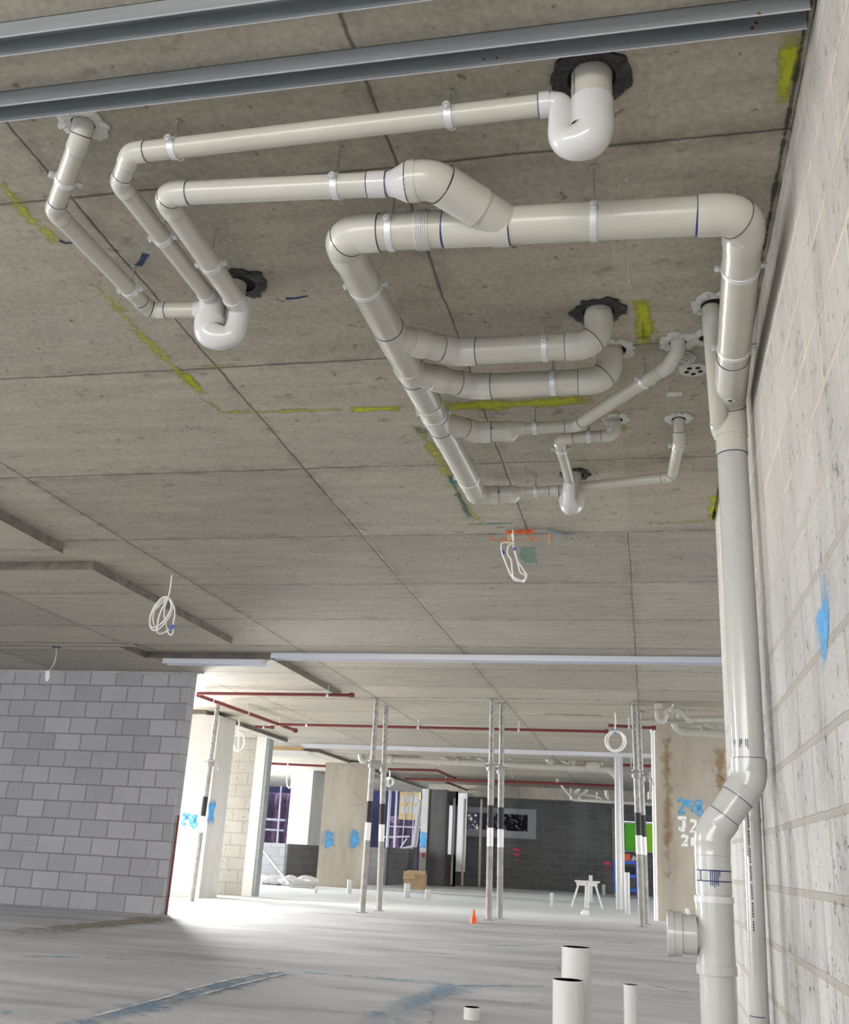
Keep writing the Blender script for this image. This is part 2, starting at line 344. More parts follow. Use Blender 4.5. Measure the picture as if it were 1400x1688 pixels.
def ribbon(name, pts, width, normal, mt, parent, off=.002, wid2=None):
    """flat painted stroke lying on a surface"""
    N = Vector(normal); pts = [Vector(p)+N*off for p in pts]
    q = [pts[0]]
    for a, b in zip(pts, pts[1:]):
        k = max(1, int((b-a).length/.06))
        q += [a+(b-a)*(i+1)/k for i in range(k)]
    mb = MB(); k = len(q); L = 0
    for i, p in enumerate(q):
        d = (q[min(k-1, i+1)]-q[max(0, i-1)]).normalized(); s_ = N.cross(d).normalized()
        ww = width*(.5+.12*math.sin(i*1.7+width*99))
        b = len(mb.v)
        for j in (-1, 0, 1):
            mb.v.append(tuple(p+s_*ww*j)); mb.uv[b+j+1] = (min(i, k-1-i)*.06/max(width, .01), 0 if j == 0 else j)
        if i: 
            for j in (0, 1): mb.f.append((b-3+j, b-2+j, b+1+j, b+j))
    return mb.build(name, mt, parent, smooth=False)

# ------------------------------------------------------------------ structure
cl = MB(); cl.box(-14.5, 8, -3.5, 34, H, H+.25)
ceiling = struct(cl.build('ceiling', M['ceil'], smooth=False), 'board-marked concrete slab soffit with dark formwork joints')
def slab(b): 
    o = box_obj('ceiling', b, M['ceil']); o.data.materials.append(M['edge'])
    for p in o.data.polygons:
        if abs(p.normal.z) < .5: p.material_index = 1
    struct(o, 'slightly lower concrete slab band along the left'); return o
Z2 = 2.78
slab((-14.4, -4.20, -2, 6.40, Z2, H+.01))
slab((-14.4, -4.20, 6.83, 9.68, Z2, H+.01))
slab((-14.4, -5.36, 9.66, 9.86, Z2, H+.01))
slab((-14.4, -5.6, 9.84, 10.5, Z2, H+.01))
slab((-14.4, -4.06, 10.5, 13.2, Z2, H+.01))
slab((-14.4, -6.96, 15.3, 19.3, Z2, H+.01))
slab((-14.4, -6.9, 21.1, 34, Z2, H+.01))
# floor grid
fb = MB(); xs = [-14.5+i*.75 for i in range(31)]; ys = [-6+i*.5 for i in range(79)]
for y in ys:
    for x in xs: fb.v.append((x, y, zf(x, y)))
for j in range(len(ys)-1):
    for i in range(len(xs)-1): b = j*len(xs)+i; fb.f.append((b, b+1, b+1+len(xs), b+len(xs)))
n0 = len(fb.v)
floor = struct(fb.build('floor', M['floor'], smooth=True), 'dusty grey concrete slab with blue and white set-out marks')
# right wall
struct(box_obj('wall_right', (.45, .65, -6, 6.11, 0, H), M['wallR']), 'pale concrete block wall beside the stack')
# left block wall (two materials: face and end)
wl = box_obj('wall_left', (-14.4, -5.45, 11.41, 11.60, 0, Z2), M['wallL'])
wl.data.materials.append(M['wallLs'])
for p in wl.data.polygons:
    if abs(p.normal.x) > .5: p.material_index = 1
struct(wl, 'grey block wall with staggered courses at left')
# mortar bed on top of the left wall and mud ramp at its foot
mb = MB()
for i in range(34):
    x = -11.6+i*.186; h0 = random.uniform(.015, .04)
    mb.box(x, x+.186, 11.395, 11.42, Z2-h0, Z2)
mb.build('mortar_bed', M['wallP'], wl, smooth=False)
# rear wall behind the camera with big openings, and pier walls at left
struct(box_obj('wall_rear', (-14.4, -8.2, -6, -5.8, 0, H), M['wallL']))
struct(box_obj('wall_rear', (.6, 8, -6, -5.8, 0, H), M['wallL']))

def column(name, x0, x1, y0, y1, mt, label, z1=H):
    return struct(box_obj(name, (x0, x1, y0, y1, -.02, z1), mt), label)
c1 = at_y(297, 1300, 15.4); 
xL = at_y(283, 1478, 15.4).x; xR = at_y(327, 1470, 15.4).x
col1 = column('trim_1', xL-.3, at_y(345, 1330, 15.4).x, 15.4, 16.1, M['colw'], 'pale concrete blade column behind the left block wall', Z2)
Yb = 17.0
wb_ = struct(box_obj('wall_pale', (at_y(348, 1470, Yb).x-1.2, at_y(408, 1470, Yb).x, Yb, Yb+.2, 0, 2.62), M['wallP']), 'pale block wall behind the blade column')
# column 2
Y2 = 23.6
col2 = column('trim_2', at_y(521, 1462, Y2).x, at_y(597, 1466, Y2).x, Y2, Y2+.45, M['col'], 'brown stained concrete blade column mid distance', Z2+.03)
# column 3
Y3 = 15.65
col3 = column('trim_3', at_y(1086, 1500, Y3).x, 2.6, Y3, Y3+.35, M['col'], 'rust stained concrete blade wall with painted setting-out numbers')
ribbon('rust_streak', [at_y(1098, 1200, Y3), at_y(1101, 1330, Y3), at_y(1104, 1500, Y3)], .22, (0, -1, 0), P['rust'], col3)
ribbon('rust_streak', [at_y(1186, 1230, Y3), at_y(1188, 1330, Y3)], .2, (0, -1, 0), P['rust'], col3)
ribbon('joint_line', [at_y(1086, 1292, Y3), at_y(1190, 1297, Y3)], .025, (0, -1, 0), P['drk'], col3)
ribbon('stain', [at_y(1155, 1249, Y3), at_y(1180, 1275, Y3), at_y(1200, 1290, Y3)], .05, (0, -1, 0), P['drk'], col3)
for x, y, w_ in ((1100, 1440, .2), (1096, 1478, .16), (1120, 1500, .1)):
    ribbon('stain', [at_y(x-12, y, Y3), at_y(x+12, y+2, Y3)], w_, (0, -1, 0), P['drk'], col3)
def strokes(name, lst, Y, wd, mt, parent):
    for st in lst: ribbon(name, [at_y(x, y, Y) for x, y in st], wd, (0, -1, 0), mt, parent, off=.004)
# "298", "J2", "21" painted numbers, traced in zoomed pixels
def zz(l): return [(1050+x/2.871, 1100+y/2.871) for x, y in l]
strokes('painted_number', [zz([(188, 712), (240, 716)]), zz([(222, 716), (224, 750), (218, 775), (204, 768), (203, 752)]),
   zz([(252, 735), (262, 724), (278, 728), (276, 748), (254, 778), (292, 778)]),
   zz([(208, 808), (222, 796), (238, 802), (236, 820), (214, 842), (250, 840)]), zz([(262, 800), (266, 850)])], Y3, .055, P['sol'], col3)
strokes('spray_number', [zz([(193, 640), (210, 624), (226, 634), (222, 658), (198, 690), (232, 688)]),
   zz([(262, 640), (246, 628), (236, 646), (248, 664), (264, 652), (262, 690)]), zz([(290, 628), (272, 640), (294, 662), (318, 690), (296, 704), (282, 688), (300, 660), (310, 636), (290, 628)])], Y3, .05, P['blu'], col3)
def yy(l): return [(270+x/3.5, 1120+y/3.5) for x, y in l]
strokes('spray_number', [yy([(104, 785), (122, 780), (130, 795), (102, 832), (132, 838)]), yy([(158, 785), (140, 780), (136, 800), (154, 808), (156, 835)]),
   yy([(192, 782), (168, 790), (180, 815), (192, 840), (172, 858), (160, 838), (190, 800), (192, 782)])], 15.4, .055, P['blu'], col1)
X1r = at_y(345, 1330, 15.4).x
ribbon('spray_patch', [Vector((X1r, 15.5, 1.5)), Vector((X1r, 15.5, 1.05))], .3, (1, 0, 0), P['blu'], col1)
for x in (542, 586):
    ribbon('spray_patch', [at_y(x-14, 1382, Y2), at_y(x+14, 1384, Y2)], .42, (0, -1, 0), P['blu'], col2)
ribbon('joint_line', [at_y(534, 1325, Y2), at_y(600, 1327, Y2)], .04, (0, -1, 0), P['drk'], col2)
ribbon('stain', [at_y(580, 1301, Y2), at_y(598, 1322, Y2)], .08, (0, -1, 0), P['drk'], col2)
# far walls
YF = 31.0
farx0 = at_y(757, 1440, YF).x; w0, w1 = at_y(770, 1339, YF), at_y(870, 1371, YF)
g0, g1 = at_y(1020, 1352, YF), at_y(1140, 1409, YF)
fw = MB(); a, b_ = w0.x, w1.x; zb, zt = w1.z, w0.z; c_, zb2, zt2 = at_y(1024, 1380, YF).x, g1.z, g0.z
fw.box(at_y(706, 1400, YF).x, a, YF, YF+.2, 0, H).box(a, b_, YF, YF+.2, 0, zb).box(a, b_, YF, YF+.2, zt, H).box(b_, c_, YF, YF+.2, 0, H)
fw.box(c_, 6, YF, YF+.2, 0, zb2).box(c_, 6, YF, YF+.2, zt2, H)
far = struct(fw.build('wall_far', M['wallD'], smooth=False), 'dark unlit block wall at the far end with openings')
struct(MB().box(a-.16, b_+.25, YF-.03, YF, zt, zt+.16).box(a-.16, b_+.25, YF-.03, YF, zb-.2, zb).box(a-.16, a, YF-.03, YF, zb, zt).box(b_, b_+.25, YF-.03, YF, zb, zt).build('window_1', mat('grey_render_surround', (.3, .3, .31), .9), smooth=False), 'small rough opening with grey render surround in the far wall')
struct(MB().box(c_-.25, c_, YF-.03, YF, zb2-.3, zt2+.35).build('trim_4', mat('grey_render_patch', (.22, .21, .20), .9), smooth=False))
struct(box_obj('ceiling', (-6.4, 8, YF-.5, YF+.01, 2.52, H+.01), M['ceil']), 'concrete edge beam over the far dark wall')
strokes('spray_number', [[(842, 1400), (862, 1402)], [(842, 1408), (860, 1409)], [(848, 1416), (858, 1417)]], YF, .1, P['pnk'], far)
strokes('spray_number', [[(991, 1422), (1010, 1424)], [(997, 1431), (1008, 1434)]], YF, .14, P['pnk'], far)
strokes('spray_number', [[(993, 1412), (1008, 1413)]], YF, .14, P['tea'], far)
# dark lift core walls left of the far wall
YC = 29.4
xa, xb, xc = at_y(692, 1400, YC).x, at_y(703, 1400, YC).x, at_y(733, 1400, YC).x
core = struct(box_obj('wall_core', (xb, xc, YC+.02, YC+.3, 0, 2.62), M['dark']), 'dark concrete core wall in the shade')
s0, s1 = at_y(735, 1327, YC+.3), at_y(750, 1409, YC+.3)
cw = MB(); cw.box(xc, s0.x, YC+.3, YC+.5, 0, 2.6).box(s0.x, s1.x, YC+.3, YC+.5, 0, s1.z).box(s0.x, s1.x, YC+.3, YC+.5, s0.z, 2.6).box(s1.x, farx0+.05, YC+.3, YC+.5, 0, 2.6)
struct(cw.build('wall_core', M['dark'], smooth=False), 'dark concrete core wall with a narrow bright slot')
struct(box_obj('trim_5', (xa, xb, YC-.02, YC+.3, 0, 2.62), M['colw']), 'lit narrow edge of the concrete core wall')  # same core wall: lit edge and shaded face get separate colours
ribbon('spray_patch', [Vector((xa+.1, YC-.02, 1.45)), Vector((xa+.1, YC-.02, .95))], .2, (0, -1, 0), P['blu'], core)
ribbon('spray_patch', [Vector((xa+.12, YC-.02, .9)), Vector((xa+.12, YC-.02, .7))], .14, (0, -1, 0), P['pnk'], core)
for px in (744, 762, 790):
    q = at_y(px, 1440, YC+.2); MB().tube([(q.x, YC+.25, .05), (q.x, YC+.25, 2.4)], .035, 8).build('service_pipe', M['col'], core)
# balcony walls
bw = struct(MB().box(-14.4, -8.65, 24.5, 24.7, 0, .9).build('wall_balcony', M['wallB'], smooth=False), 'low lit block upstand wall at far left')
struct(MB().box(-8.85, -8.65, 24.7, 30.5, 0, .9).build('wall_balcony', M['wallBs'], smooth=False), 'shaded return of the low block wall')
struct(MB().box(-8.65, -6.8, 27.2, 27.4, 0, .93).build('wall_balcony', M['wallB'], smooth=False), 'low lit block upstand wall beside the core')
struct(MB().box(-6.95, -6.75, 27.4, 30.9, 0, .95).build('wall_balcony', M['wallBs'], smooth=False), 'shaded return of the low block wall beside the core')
pc = [at_y(471, 1400, 26.2).x, at_y(506, 1400, 26.2).x]
struct(box_obj('trim_6', (pc[0], pc[1], 26.2, 27.6, .5, Z2), M['colw']), 'white painted concrete column standing behind the low wall')
# outside
gnd = struct(MB().box(-60, 40, -40, 90, -.6, -.4).build('ground', M['ground'], smooth=False), 'ground outside the building')

# ------------------------------------------------------------------ head tracks on the soffit
def track(label, x0, x1, y, z0, z1, wdt, mt, joins=()):
    t = thing('ceiling_track', label, 'metal track', (x0, y, z0), 'steel head tracks fixed to the soffit')
    b = MB(); th = .002
    b.box(x0, x1, y, y+th, z1, z0).box(x0, x1, y+wdt, y+wdt+th, z1, z0).box(x0, x1, y, y+wdt, z0-th, z0)
    b.build('channel', mt, t, smooth=False)
    d = MB(); d.box(x0, x1, y-.0025, y+.001, z1-.0008, z1+.0012).box(x0, x1, y+wdt, y+wdt+.004, z1-.0008, z1+.0012)
    d.build('rolled_lip', M['galvb'], t, smooth=False)
    for jx in joins: MB().box(jx-.06, jx+.06, y-.006, y-.001, z1+.004, z0-.004).build('splice_plate', mt, t, smooth=False)
    return t
ta = track('galvanised steel head track nearest the viewer, cut by the top of the picture', -4.2, .45, 1.81, H, 2.797, .058, M['galv'])
tb = track('galvanised steel head track running to the right wall just above the pipes', -4.2, .43, 2.045, H, 2.796, .058, M['galv'])
for dx, dy, dz in ((.31, 2.1025, 2.83), (.30, 2.1025, 2.815), (.31, 2.0445, 2.80)): MB().tube([(dx, dy, dz), (dx, dy-.001, dz)], .005, 10).build('red_paint_spot', M['red'], tb)
for dx in (-.385, -.35): MB().tube([(dx, 2.1025, 2.815), (dx, 2.101, 2.815)], .003, 8).build('red_paint_spot', M['red'], tb)
track('bright steel head track crossing the soffit behind the nearest room', -4.06, .95, 10.45, H, 2.785, .12, M['galvb'], joins=(-2.1, .0))
track('short bright steel track on the lower slab over the left wall end', -5.38, -4.16, 10.49, Z2, 2.72, .12, M['galvb'])
track('far steel head track above the white drain pipes', -6.9, .4, 20.0, H, 2.775, .14, M['galvb'], joins=(-4.6, -1.9))
track('white steel door head track above the far left doorway', -8.35, -7.0, 20.7, 2.76, 2.66, .1, M['white'])
tm = tag(box_obj('timber_plank', (-8.2, -7.2, 20.9, 21.05, 2.765, 2.90), M['timber']), 'raw timber packer plank on top of the white door head track', 'plank')
# white steel stud door jamb
jb = at_y(415, 1466, 17.6)
jm = thing('door_jamb', 'white steel jamb channel at the end of the pale block wall', 'jamb', (jb.x, 17.0, 0))
jx = at_y(408, 1400, 17.0).x
MB().box(jx-.02, jx+.16, 16.98, 17.2, .0, 2.63).build('channel', M['white'], jm, smooth=False)
MB().box(jx+.16, jx+.21, 17.0, 17.2, .0, 2.6).build('return_flange', M['galv'], jm, smooth=False)

# ------------------------------------------------------------------ pipework
ORDN = [0]
def arc_pts(c, din, dout, R, n=10):
    a = din.angle(dout); t = R*math.tan(a/2)
    p0 = c-din*t; ax = din.cross(dout).normalized(); ctr = p0+ax.cross(din).normalized()*R
    pts = []
    for i in range(n+1):
        q = Matrix.Rotation(a*i/n, 3, ax) @ (p0-ctr); pts.append(ctr+q)
    return pts, t
def pipe_run(root, pts, r, R=1.5, sock=.9, mp='pvc', mf='pvcf', glue=True, mid=True, n=24, over=1.075, start=0, end=0, elbows=True):
    """straight pipes plus socketed elbows along a centre line"""
    pts = [Vector(p) for p in pts]; k = len(pts); ends = [None]*(k)
    cuts = [(pts[0], pts[0])]
    for i in range(1, k-1):
        din = (pts[i]-pts[i-1]).normalized(); dout = (pts[i+1]-pts[i]).normalized()
        ap, t = arc_pts(pts[i], din, dout, R*r)
        s = sock*r; s1 = min(s, (pts[i]-pts[i-1]).length*.9-t); s2 = min(s, (pts[i+1]-pts[i]).length*.9-t); s1 = max(s1, .003); s2 = max(s2, .003)
        a = ap[0]-din*s1; b = ap[-1]+dout*s2
        ro = r*over
        path = [a, a+din*.0005, ap[0]-din*.001]+ap+[ap[-1]+dout*.001, b-dout*.0005, b]
        e = 1.0
        rad = [r*.98, ro, ro]+[ro*.985]*len(ap)+[ro, ro, r*.98]
        el = MB().tube(path, rad, n, False).build('elbow', M[mf], root)
        if glue:
            for c, d in ((a, din), (b, dout)):
                MB().ring(c, d, r*1.0, r*1.03, .0045, n).build('glue_line', M['glue'], el)
            if mid and din.angle(dout) > 1.2:
                h = ap[len(ap)//2]; hd = (ap[len(ap)//2+1]-ap[len(ap)//2-1]).normalized()
                MB().ring(h, hd, r, ro*1.004, .003, n).build('glue_line', M['black'], el)
        cuts.append((a+din*.01, b-dout*.01))
    cuts.append((pts[-1], pts[-1]))
    for i in range(k-1):
        a = cuts[i][1]; b = cuts[i+1][0]
        if (b-a).dot(pts[i+1]-pts[i]) > .004: MB().tube([a, b], r, n).build('pipe', M[mp], root)
def sleeve(root, c, d, r, L, over=1.07, mf='pvcf', name='coupling', glue=True, ridges=0, n=24):
    c = Vector(c); d = Vector(d).normalized(); ro = r*over
    path = [c-d*L/2, c-d*(L/2-.0004), c+d*(L/2-.0004), c+d*L/2]
    o = MB().tube(path, [r*.98, ro, ro, r*.98], n, False).build(name, M[mf], root)
    if glue:
        for s in (-1, 1): MB().ring(c+d*(L/2+.001)*s, d, r, r*1.03, .004, n).build('glue_line', M['glue'], o)
    if ridges:
        q = MB()
        for i in range(ridges): q.ring(c+d*(i-(ridges-1)/2)*.006, d, ro, ro+.0025, .003, n)
        q.build('ridges', M['pvcw'], o)
    return o
def mark(root, c, d, r, w_=.004, m_='glue'): return MB().ring(c, Vector(d), r*.99, r*1.012, w_, 24).build('glue_line', M[m_], root)
def clip(root, c, d, r, rod=True, top=H, wide=.02, side_lugs=True):
    c = Vector(c); d = Vector(d).normalized(); s = d.cross(Vector((0, 0, 1)))
    s = s.normalized() if s.length > .1 else Vector((1, 0, 0)); u = s.cross(d).normalized()
    b = MB(); b.ring(c, d, r, r+.003, wide, 24)
    for k in (-1, 1):
        b.obox(c+s*k*(r+.012)+u*.003, d*wide/2, s*.010, u*.0012); b.obox(c+s*k*(r+.012)-u*.003, d*wide/2, s*.010, u*.0012)
        b.tube([c+s*k*(r+.015)-u*.011, c+s*k*(r+.015)+u*.011], .0035, 8)
        b.tube([c+s*k*(r+.015)+u*.005, c+s*k*(r+.015)+u*.010], .0065, 6)
    o = b.build('pipe_clip', M['clip'], root)
    if rod:
        q = MB(); t = c+Vector((0, 0, r)); q.tube([t, (t.x, t.y, top)], .0038, 8); q.tube([t, t+Vector((0, 0, .014))], .008, 6); q.tube([(t.x, t.y, top-.006), (t.x, t.y, top)], .011, 10)
        q.build('rod', M['rod'], o)
    return o
def lerp(a, b, t): return Vector(a)*(1-t)+Vector(b)*t
def closest(px, py, a, b):
    """parameter of the point of segment ab seen nearest to image point"""
    best = (1e9, 0)
    for i in range(401):
        p = lerp(a, b, i/400); q = p-CAM; z = q.dot(FW); x = 700+F*q.dot(RT)/z; y = 844-F*q.dot(UP)/z
        e = (x-px)**2+(y-py)**2
        if e < best[0]: best = (e, i/400)
    return lerp(a, b, best[1])
def smooth_path(pts, n=6):
    pts = [Vector(p) for p in pts]; out = []
    for i in range(len(pts)-1):
        p0 = pts[max(0, i-1)]; p1 = pts[i]; p2 = pts[i+1]; p3 = pts[min(len(pts)-1, i+2)]
        for j in range(n):
            t = j/n; out.append(.5*((2*p1)+(p2-p0)*t+(2*p0-5*p1+4*p2-p3)*t*t+(-p0+3*p1-3*p2+p3)*t**3))
    out.append(pts[-1]); return out
def ceiling_ring(name, label, cat, c, r_in, r_out, mt, jag=.12, th=.012, group=None, seed=0, void=True, notch=0):
    rnd = random.Random(seed); t = thing(name, label, cat, (c[0], c[1], H), group)
    n = 64; ph = [rnd.choice((2, 3)), rnd.choice((5, 6, 7)), rnd.choice((9, 11, 13))]+[rnd.uniform(0, 6) for _ in range(3)]; rin = []; rout = []; mb = MB()
    for i in range(n):
        a = 2*math.pi*i/n; k = 1+jag*(.55*math.sin(a*ph[0]+ph[3])+.45*math.sin(a*ph[1]+ph[4])+.3*math.sin(a*ph[2]+ph[5])+.25*(rnd.random()-.5))
        if notch and (i % (notch*2)) < 2: k *= .86
        rin.append((c[0]+math.cos(a)*r_in, c[1]+math.sin(a)*r_in)); rout.append((c[0]+math.cos(a)*r_out*k, c[1]+math.sin(a)*r_out*k))
    rings = [[(x, y, H-.0005) for x, y in rout], [(x, y, H-th*rnd.uniform(.5, 1)) for x, y in rout],
             [((x+u)/2, (y+v)/2, H-th*rnd.uniform(.7, 1.3)) for (x, y), (u, v) in zip(rin, rout)], [(x, y, H-th*.8) for x, y in rin], [(x, y, H-.0005) for x, y in rin]]
    mb.quadstrip(rings, True, False); mb.build('flange', mt, t, smooth=False)
    if void:
        MB().tube([(c[0], c[1], H-.0022), (c[0], c[1], H-.0006)], r_in*1.02, 32).build('hole', M['hole'], t)
    return t

# --- main drain
mR = .059
mL0 = Vector((-.935, 2.625, 2.675)); mC1 = Vector((.318, 2.625, 2.632)); mC2 = Vector((.365, 3.90, 2.615)); mEnd = at_z(790, 822, 2.735)
mEnd = Vector((-.90, 5.22, 2.735))
main = thing('drain_pipe', 'large cream drain pipe crossing the soffit and turning away along both sides', 'drain pipe', (mC1.x, mC1.y, 2.6))
pipe_run(main, [mEnd, mL0, mC1, mC2, (mC2.x, mC2.y, 2.40)], mR, R=1.35, sock=1.0)
dmain = (mC1-mL0).normalized(); dleft = (mEnd-mL0).normalized(); dright = (mC2-mC1).normalized()
for px, py in ((980, 352), (646, 371)):
    clip(main, closest(px, py, mL0, mC1), dmain, mR)
for px, py in ((588, 478), (700, 690), (765, 792)): clip(main, closest(px, py, mL0, mEnd), dleft, mR)
for px, py in ((1222, 440), (1208, 572)): clip(main, closest(px, py, mC1, mC2), dright, mR)
c = closest(697, 368, mL0, mC1); sleeve(main, c, dmain, mR, .05, 1.05, ridges=6, glue=False, mf='pvcf')
c = closest(785, 362, mL0, mC1); sleeve(main, c, dmain, mR, .20, 1.04, name='junction')
c = closest(826, 362, mL0, mC1); sleeve(main, c, dmain, mR, .055, 1.10, name='junction_socket')
# junction fittings on the left run
jts = {}
for nm, (px, py), L in (('a', (643, 560), .17), ('b', (690, 637), .17), ('c', (731, 716), .17)):
    c = closest(px, py, mL0, mEnd); jts[nm] = c; sleeve(main, c, dleft, mR, L, 1.05, name='junction'); 
for px, py in ((668, 610), (707, 668), (716, 690)): c = closest(px, py, mL0, mEnd); sleeve(main, c, dleft, mR, .05, 1.09, name='coupling', glue=False)
for px, py in ((1150, 345),): mark(main, closest(px, py, mL0, mC1), dmain, mR, .006)

# --- stack
sX, sY = mC2.x, mC2.y
stk = thing('stack_pipe', 'tall grey-white soil stack with an offset and side cap beside the right wall', 'soil stack', (.228, sY, 0))
k1 = Vector((sX, sY, 1.115)); k2 = Vector((.225, sY, .925))
pipe_run(stk, [(sX, sY, 2.42), k1, k2, (.222, sY, .0)], mR, R=1.6, sock=.75, mp='pvcg', mf='pvcg')
sleeve(stk, (sX, sY, 2.56), (0, 0, 1), mR, .20, 1.10, 'pvcf', 'junction')
sleeve(stk, (sX, sY, 2.425), (0, 0, 1), mR, .08, 1.05, 'pvcf')
jc0 = closest(1209, 588, mC1, mC2); jc1 = mC2-dright*.05
sleeve(main, (jc0+jc1)/2, dright, mR, (jc1-jc0).length, 1.07, name='junction')
sc_ = closest(1203, 636, mC1, mC2); vd = (CAM-sc_); vd = (vd-dright*vd.dot(dright)).normalized()
uu = (dright+vd.cross(dright)*.7).normalized(); vv = vd.cross(uu); cpt = sc_+vd*(mR*1.075+.0006)
stick = MB(); stick.obox(cpt, uu*.016, vv*.015, vd*.0005); st_o = stick.build('barcode_label', M['label'], main, smooth=False, label='small white barcode sticker')
bars = MB()
for i in range(6): bars.obox(cpt+vv*(.008-i*.003)+uu*.003+vd*.0008, vv*(.0008 if i % 2 else .0012), uu*.009, vd*.0003)
bars.build('barcode_bars', M['black'], st_o, smooth=False)
# drips of primer
dr = MB(); rr = mR*1.085
def drip(b, x, z, a, L, w_=.003):
    ax, ay = math.sin(a), -math.cos(a); b.tube([(x+ax*rr, sY+ay*rr, z), (x+ax*rr*1.002, sY+ay*rr*1.002, z-L)], w_/2, 6)
for a, L in ((-.9, .02), (-.55, .03), (-.45, .018), (-.2, .025), (-.1, .035)): drip(dr, sX, 1.255, a, L)
for a, L in ((-.8, .035), (-.2, .05), (-.1, .05), (0, .055), (.1, .045), (.2, .05), (.3, .02)): drip(dr, .224, .80, a, L)
dr.tube([(.224+math.sin(a)*rr, sY-math.cos(a)*rr, .80+.012*a) for a in [-.1, 0, .1]], .002, 6)
dr.build('primer_drips', M['glue'], stk, label='dark blue primer drips')
for z in (.80, .765): mark(stk, (.224, sY, z), (0, 0, 1), mR*1.06, .004)
sleeve(stk, (.224, sY, .785), (0, 0, 1), mR, .13, 1.05, 'pvcg', glue=False)
sleeve(stk, (.223, sY, .705), (0, 0, 1), mR, .022, 1.16, 'pvcw', 'lip', glue=False)
sleeve(stk, (.223, sY, .59), (0, 0, 1), mR, .235, 1.10, 'pvcg', 'inspection_tee', glue=False)
sleeve(stk, (.223, sY, .478), (0, 0, 1), mR, .03, 1.17, 'pvcg', 'lip', glue=False)
iz = .585
ne = MB(); ne.tube([(.223, sY, iz), (.14, sY, iz)], [.02, .066], 28); ne.tube([(.16, sY, iz), (.105, sY, iz)], .066, 28); ne.build('inspection_branch', M['pvcg'], stk)
cp = MB(); cp.tube([(.112, sY, iz), (.110, sY, iz), (.084, sY, iz), (.082, sY, iz)], [.066, .073, .073, .066], 28)
cp.tube([(.084, sY, iz), (.083, sY, iz), (.061, sY, iz), (.06, sY, iz)], [.074, .076, .076, .074], 28); cp.build('screw_cap', M['pvcg'], stk)
MB().tube([(.135, sY, iz+.06), (.135, sY, iz+.085)], .012, 10).build('vent_nib', M['pvcw'], stk)
for a, z, w_ in ((.15, .30, .012),): 
    MB().obox((.222+math.sin(a)*.0592, sY-math.cos(a)*.0592, z), (w_, .002, 0), (0, .0008, 0), (0, 0, .007)).build('pink_smudge', mat('pink_primer', (.45, .16, .2), .5), stk)

# small waste pipe behind the stack
wp = thing('waste_pipe', 'slim grey vertical pipe against the right wall behind the stack', 'pipe', (.405, 4.35, 0))
pipe_run(wp, [(.408, 4.35, H), (.408, 4.35, 1.0), (.395, 4.35, .0)], .034, R=3, sock=.2, mp='pvcg', mf='pvcg', glue=False)
sleeve(wp, (.397, 4.35, .22), (0, 0, 1), .034, .14, 1.08, 'pvcg')
tx = MB()
for i in range(46):
    if i % 7 == 6: continue
    tx.obox((.402-.012, 4.35-.0325, 1.02-i*.0095), (.0022, 0, 0), (0, .001, 0), (0, 0, .0028+.001*(i % 2)))
tx.build('print_line', M['black'], wp, label='faint printed line of type')
MB().obox((.405-.022, 4.32, 1.02), (.003, 0, 0), (0, .001, 0), (0, 0, .16)).build('blue_stripe', M['pvcg'], wp)

# --- P1: small line with the big trap at upper right
r1 = .0305
t1 = thing('drain_pipe', 'slim pipe from the large white trap at upper right to the double trap', 'drain pipe', (-.1, 2.24, 2.75))
P1a = Vector((-.20, 2.24, 2.765)); P1b = Vector((-1.475, 2.24, 2.748)); P1c = Vector((-1.575, 2.36, 2.742)); P1d = Vector((-1.558, 3.02, 2.725))
pipe_run(t1, [P1a, P1b, P1c, P1d], r1, R=1.5, sock=.9)
d1 = (P1b-P1a).normalized(); 
for px, py in ((287, 245), (741, 191)): clip(t1, closest(px, py, P1a, P1b), d1, r1)
clip(t1, closest(268, 393, P1c, P1d), (P1d-P1c), r1)
sleeve(t1, P1a+d1*.035, d1, r1, .03, 1.16, 'pvcw')
mark(t1, closest(347, 495, P1c, P1d), (P1d-P1c), r1)
# trap: riser, U bend
tr = thing('pipe_trap', 'large glossy white U trap hanging from the black sealed hole at upper right', 'pipe trap', (-.108, 2.24, H))
MB().tube([(-.108, 2.24, H+.03), (-.108, 2.24, 2.70)], .056, 32).build('riser_pipe', M['pvc'], tr)
MB().tube([(-.108, 2.24, 2.755), (-.108, 2.24, 2.7545), (-.108, 2.24, 2.70)], [.056, .0595, .0595], 32, False).build('socket', M['pvcw'], tr)
up = smooth_path([(-.108, 2.24, 2.705), (-.108, 2.24, 2.672), (-.116, 2.24, 2.645), (-.142, 2.24, 2.632), (-.170, 2.24, 2.636), (-.186, 2.24, 2.66), (-.188, 2.24, 2.70), (-.189, 2.24, 2.735), (-.195, 2.24, 2.757), (-.222, 2.24, 2.765)], 6)
rad = []
kp = [(.0, .0600), (.12, .0600), (.24, .0570), (.36, .0500), (.48, .044), (.58, .039), (.7, .0365), (.85, .0345), (1, .0335)]
for i in range(len(up)):
    t = i/(len(up)-1)
    for (a0, b0), (a1, b1) in zip(kp, kp[1:]):
        if a0 <= t <= a1: rad.append(b0+(b1-b0)*(t-a0)/(a1-a0)); break
MB().tube(up, rad, 32).build('u_bend', M['pvcw'], tr)
pr = MB()
for i in range(14): pr.obox((-.108-.045, 2.24-.034, 2.835-i*.0095), (.0012, -.0015, 0), (0, .0006, 0), (0, 0, .003))
pr.build('print_line', M['black'], tr, label='black printed lettering on the riser')
ceiling_ring('mastic_ring', 'ragged black sealant ring round the large trap riser at upper right', 'sealant ring', (-.108, 2.245), .066, .108, M['mastic'], .07, .012, seed=3)

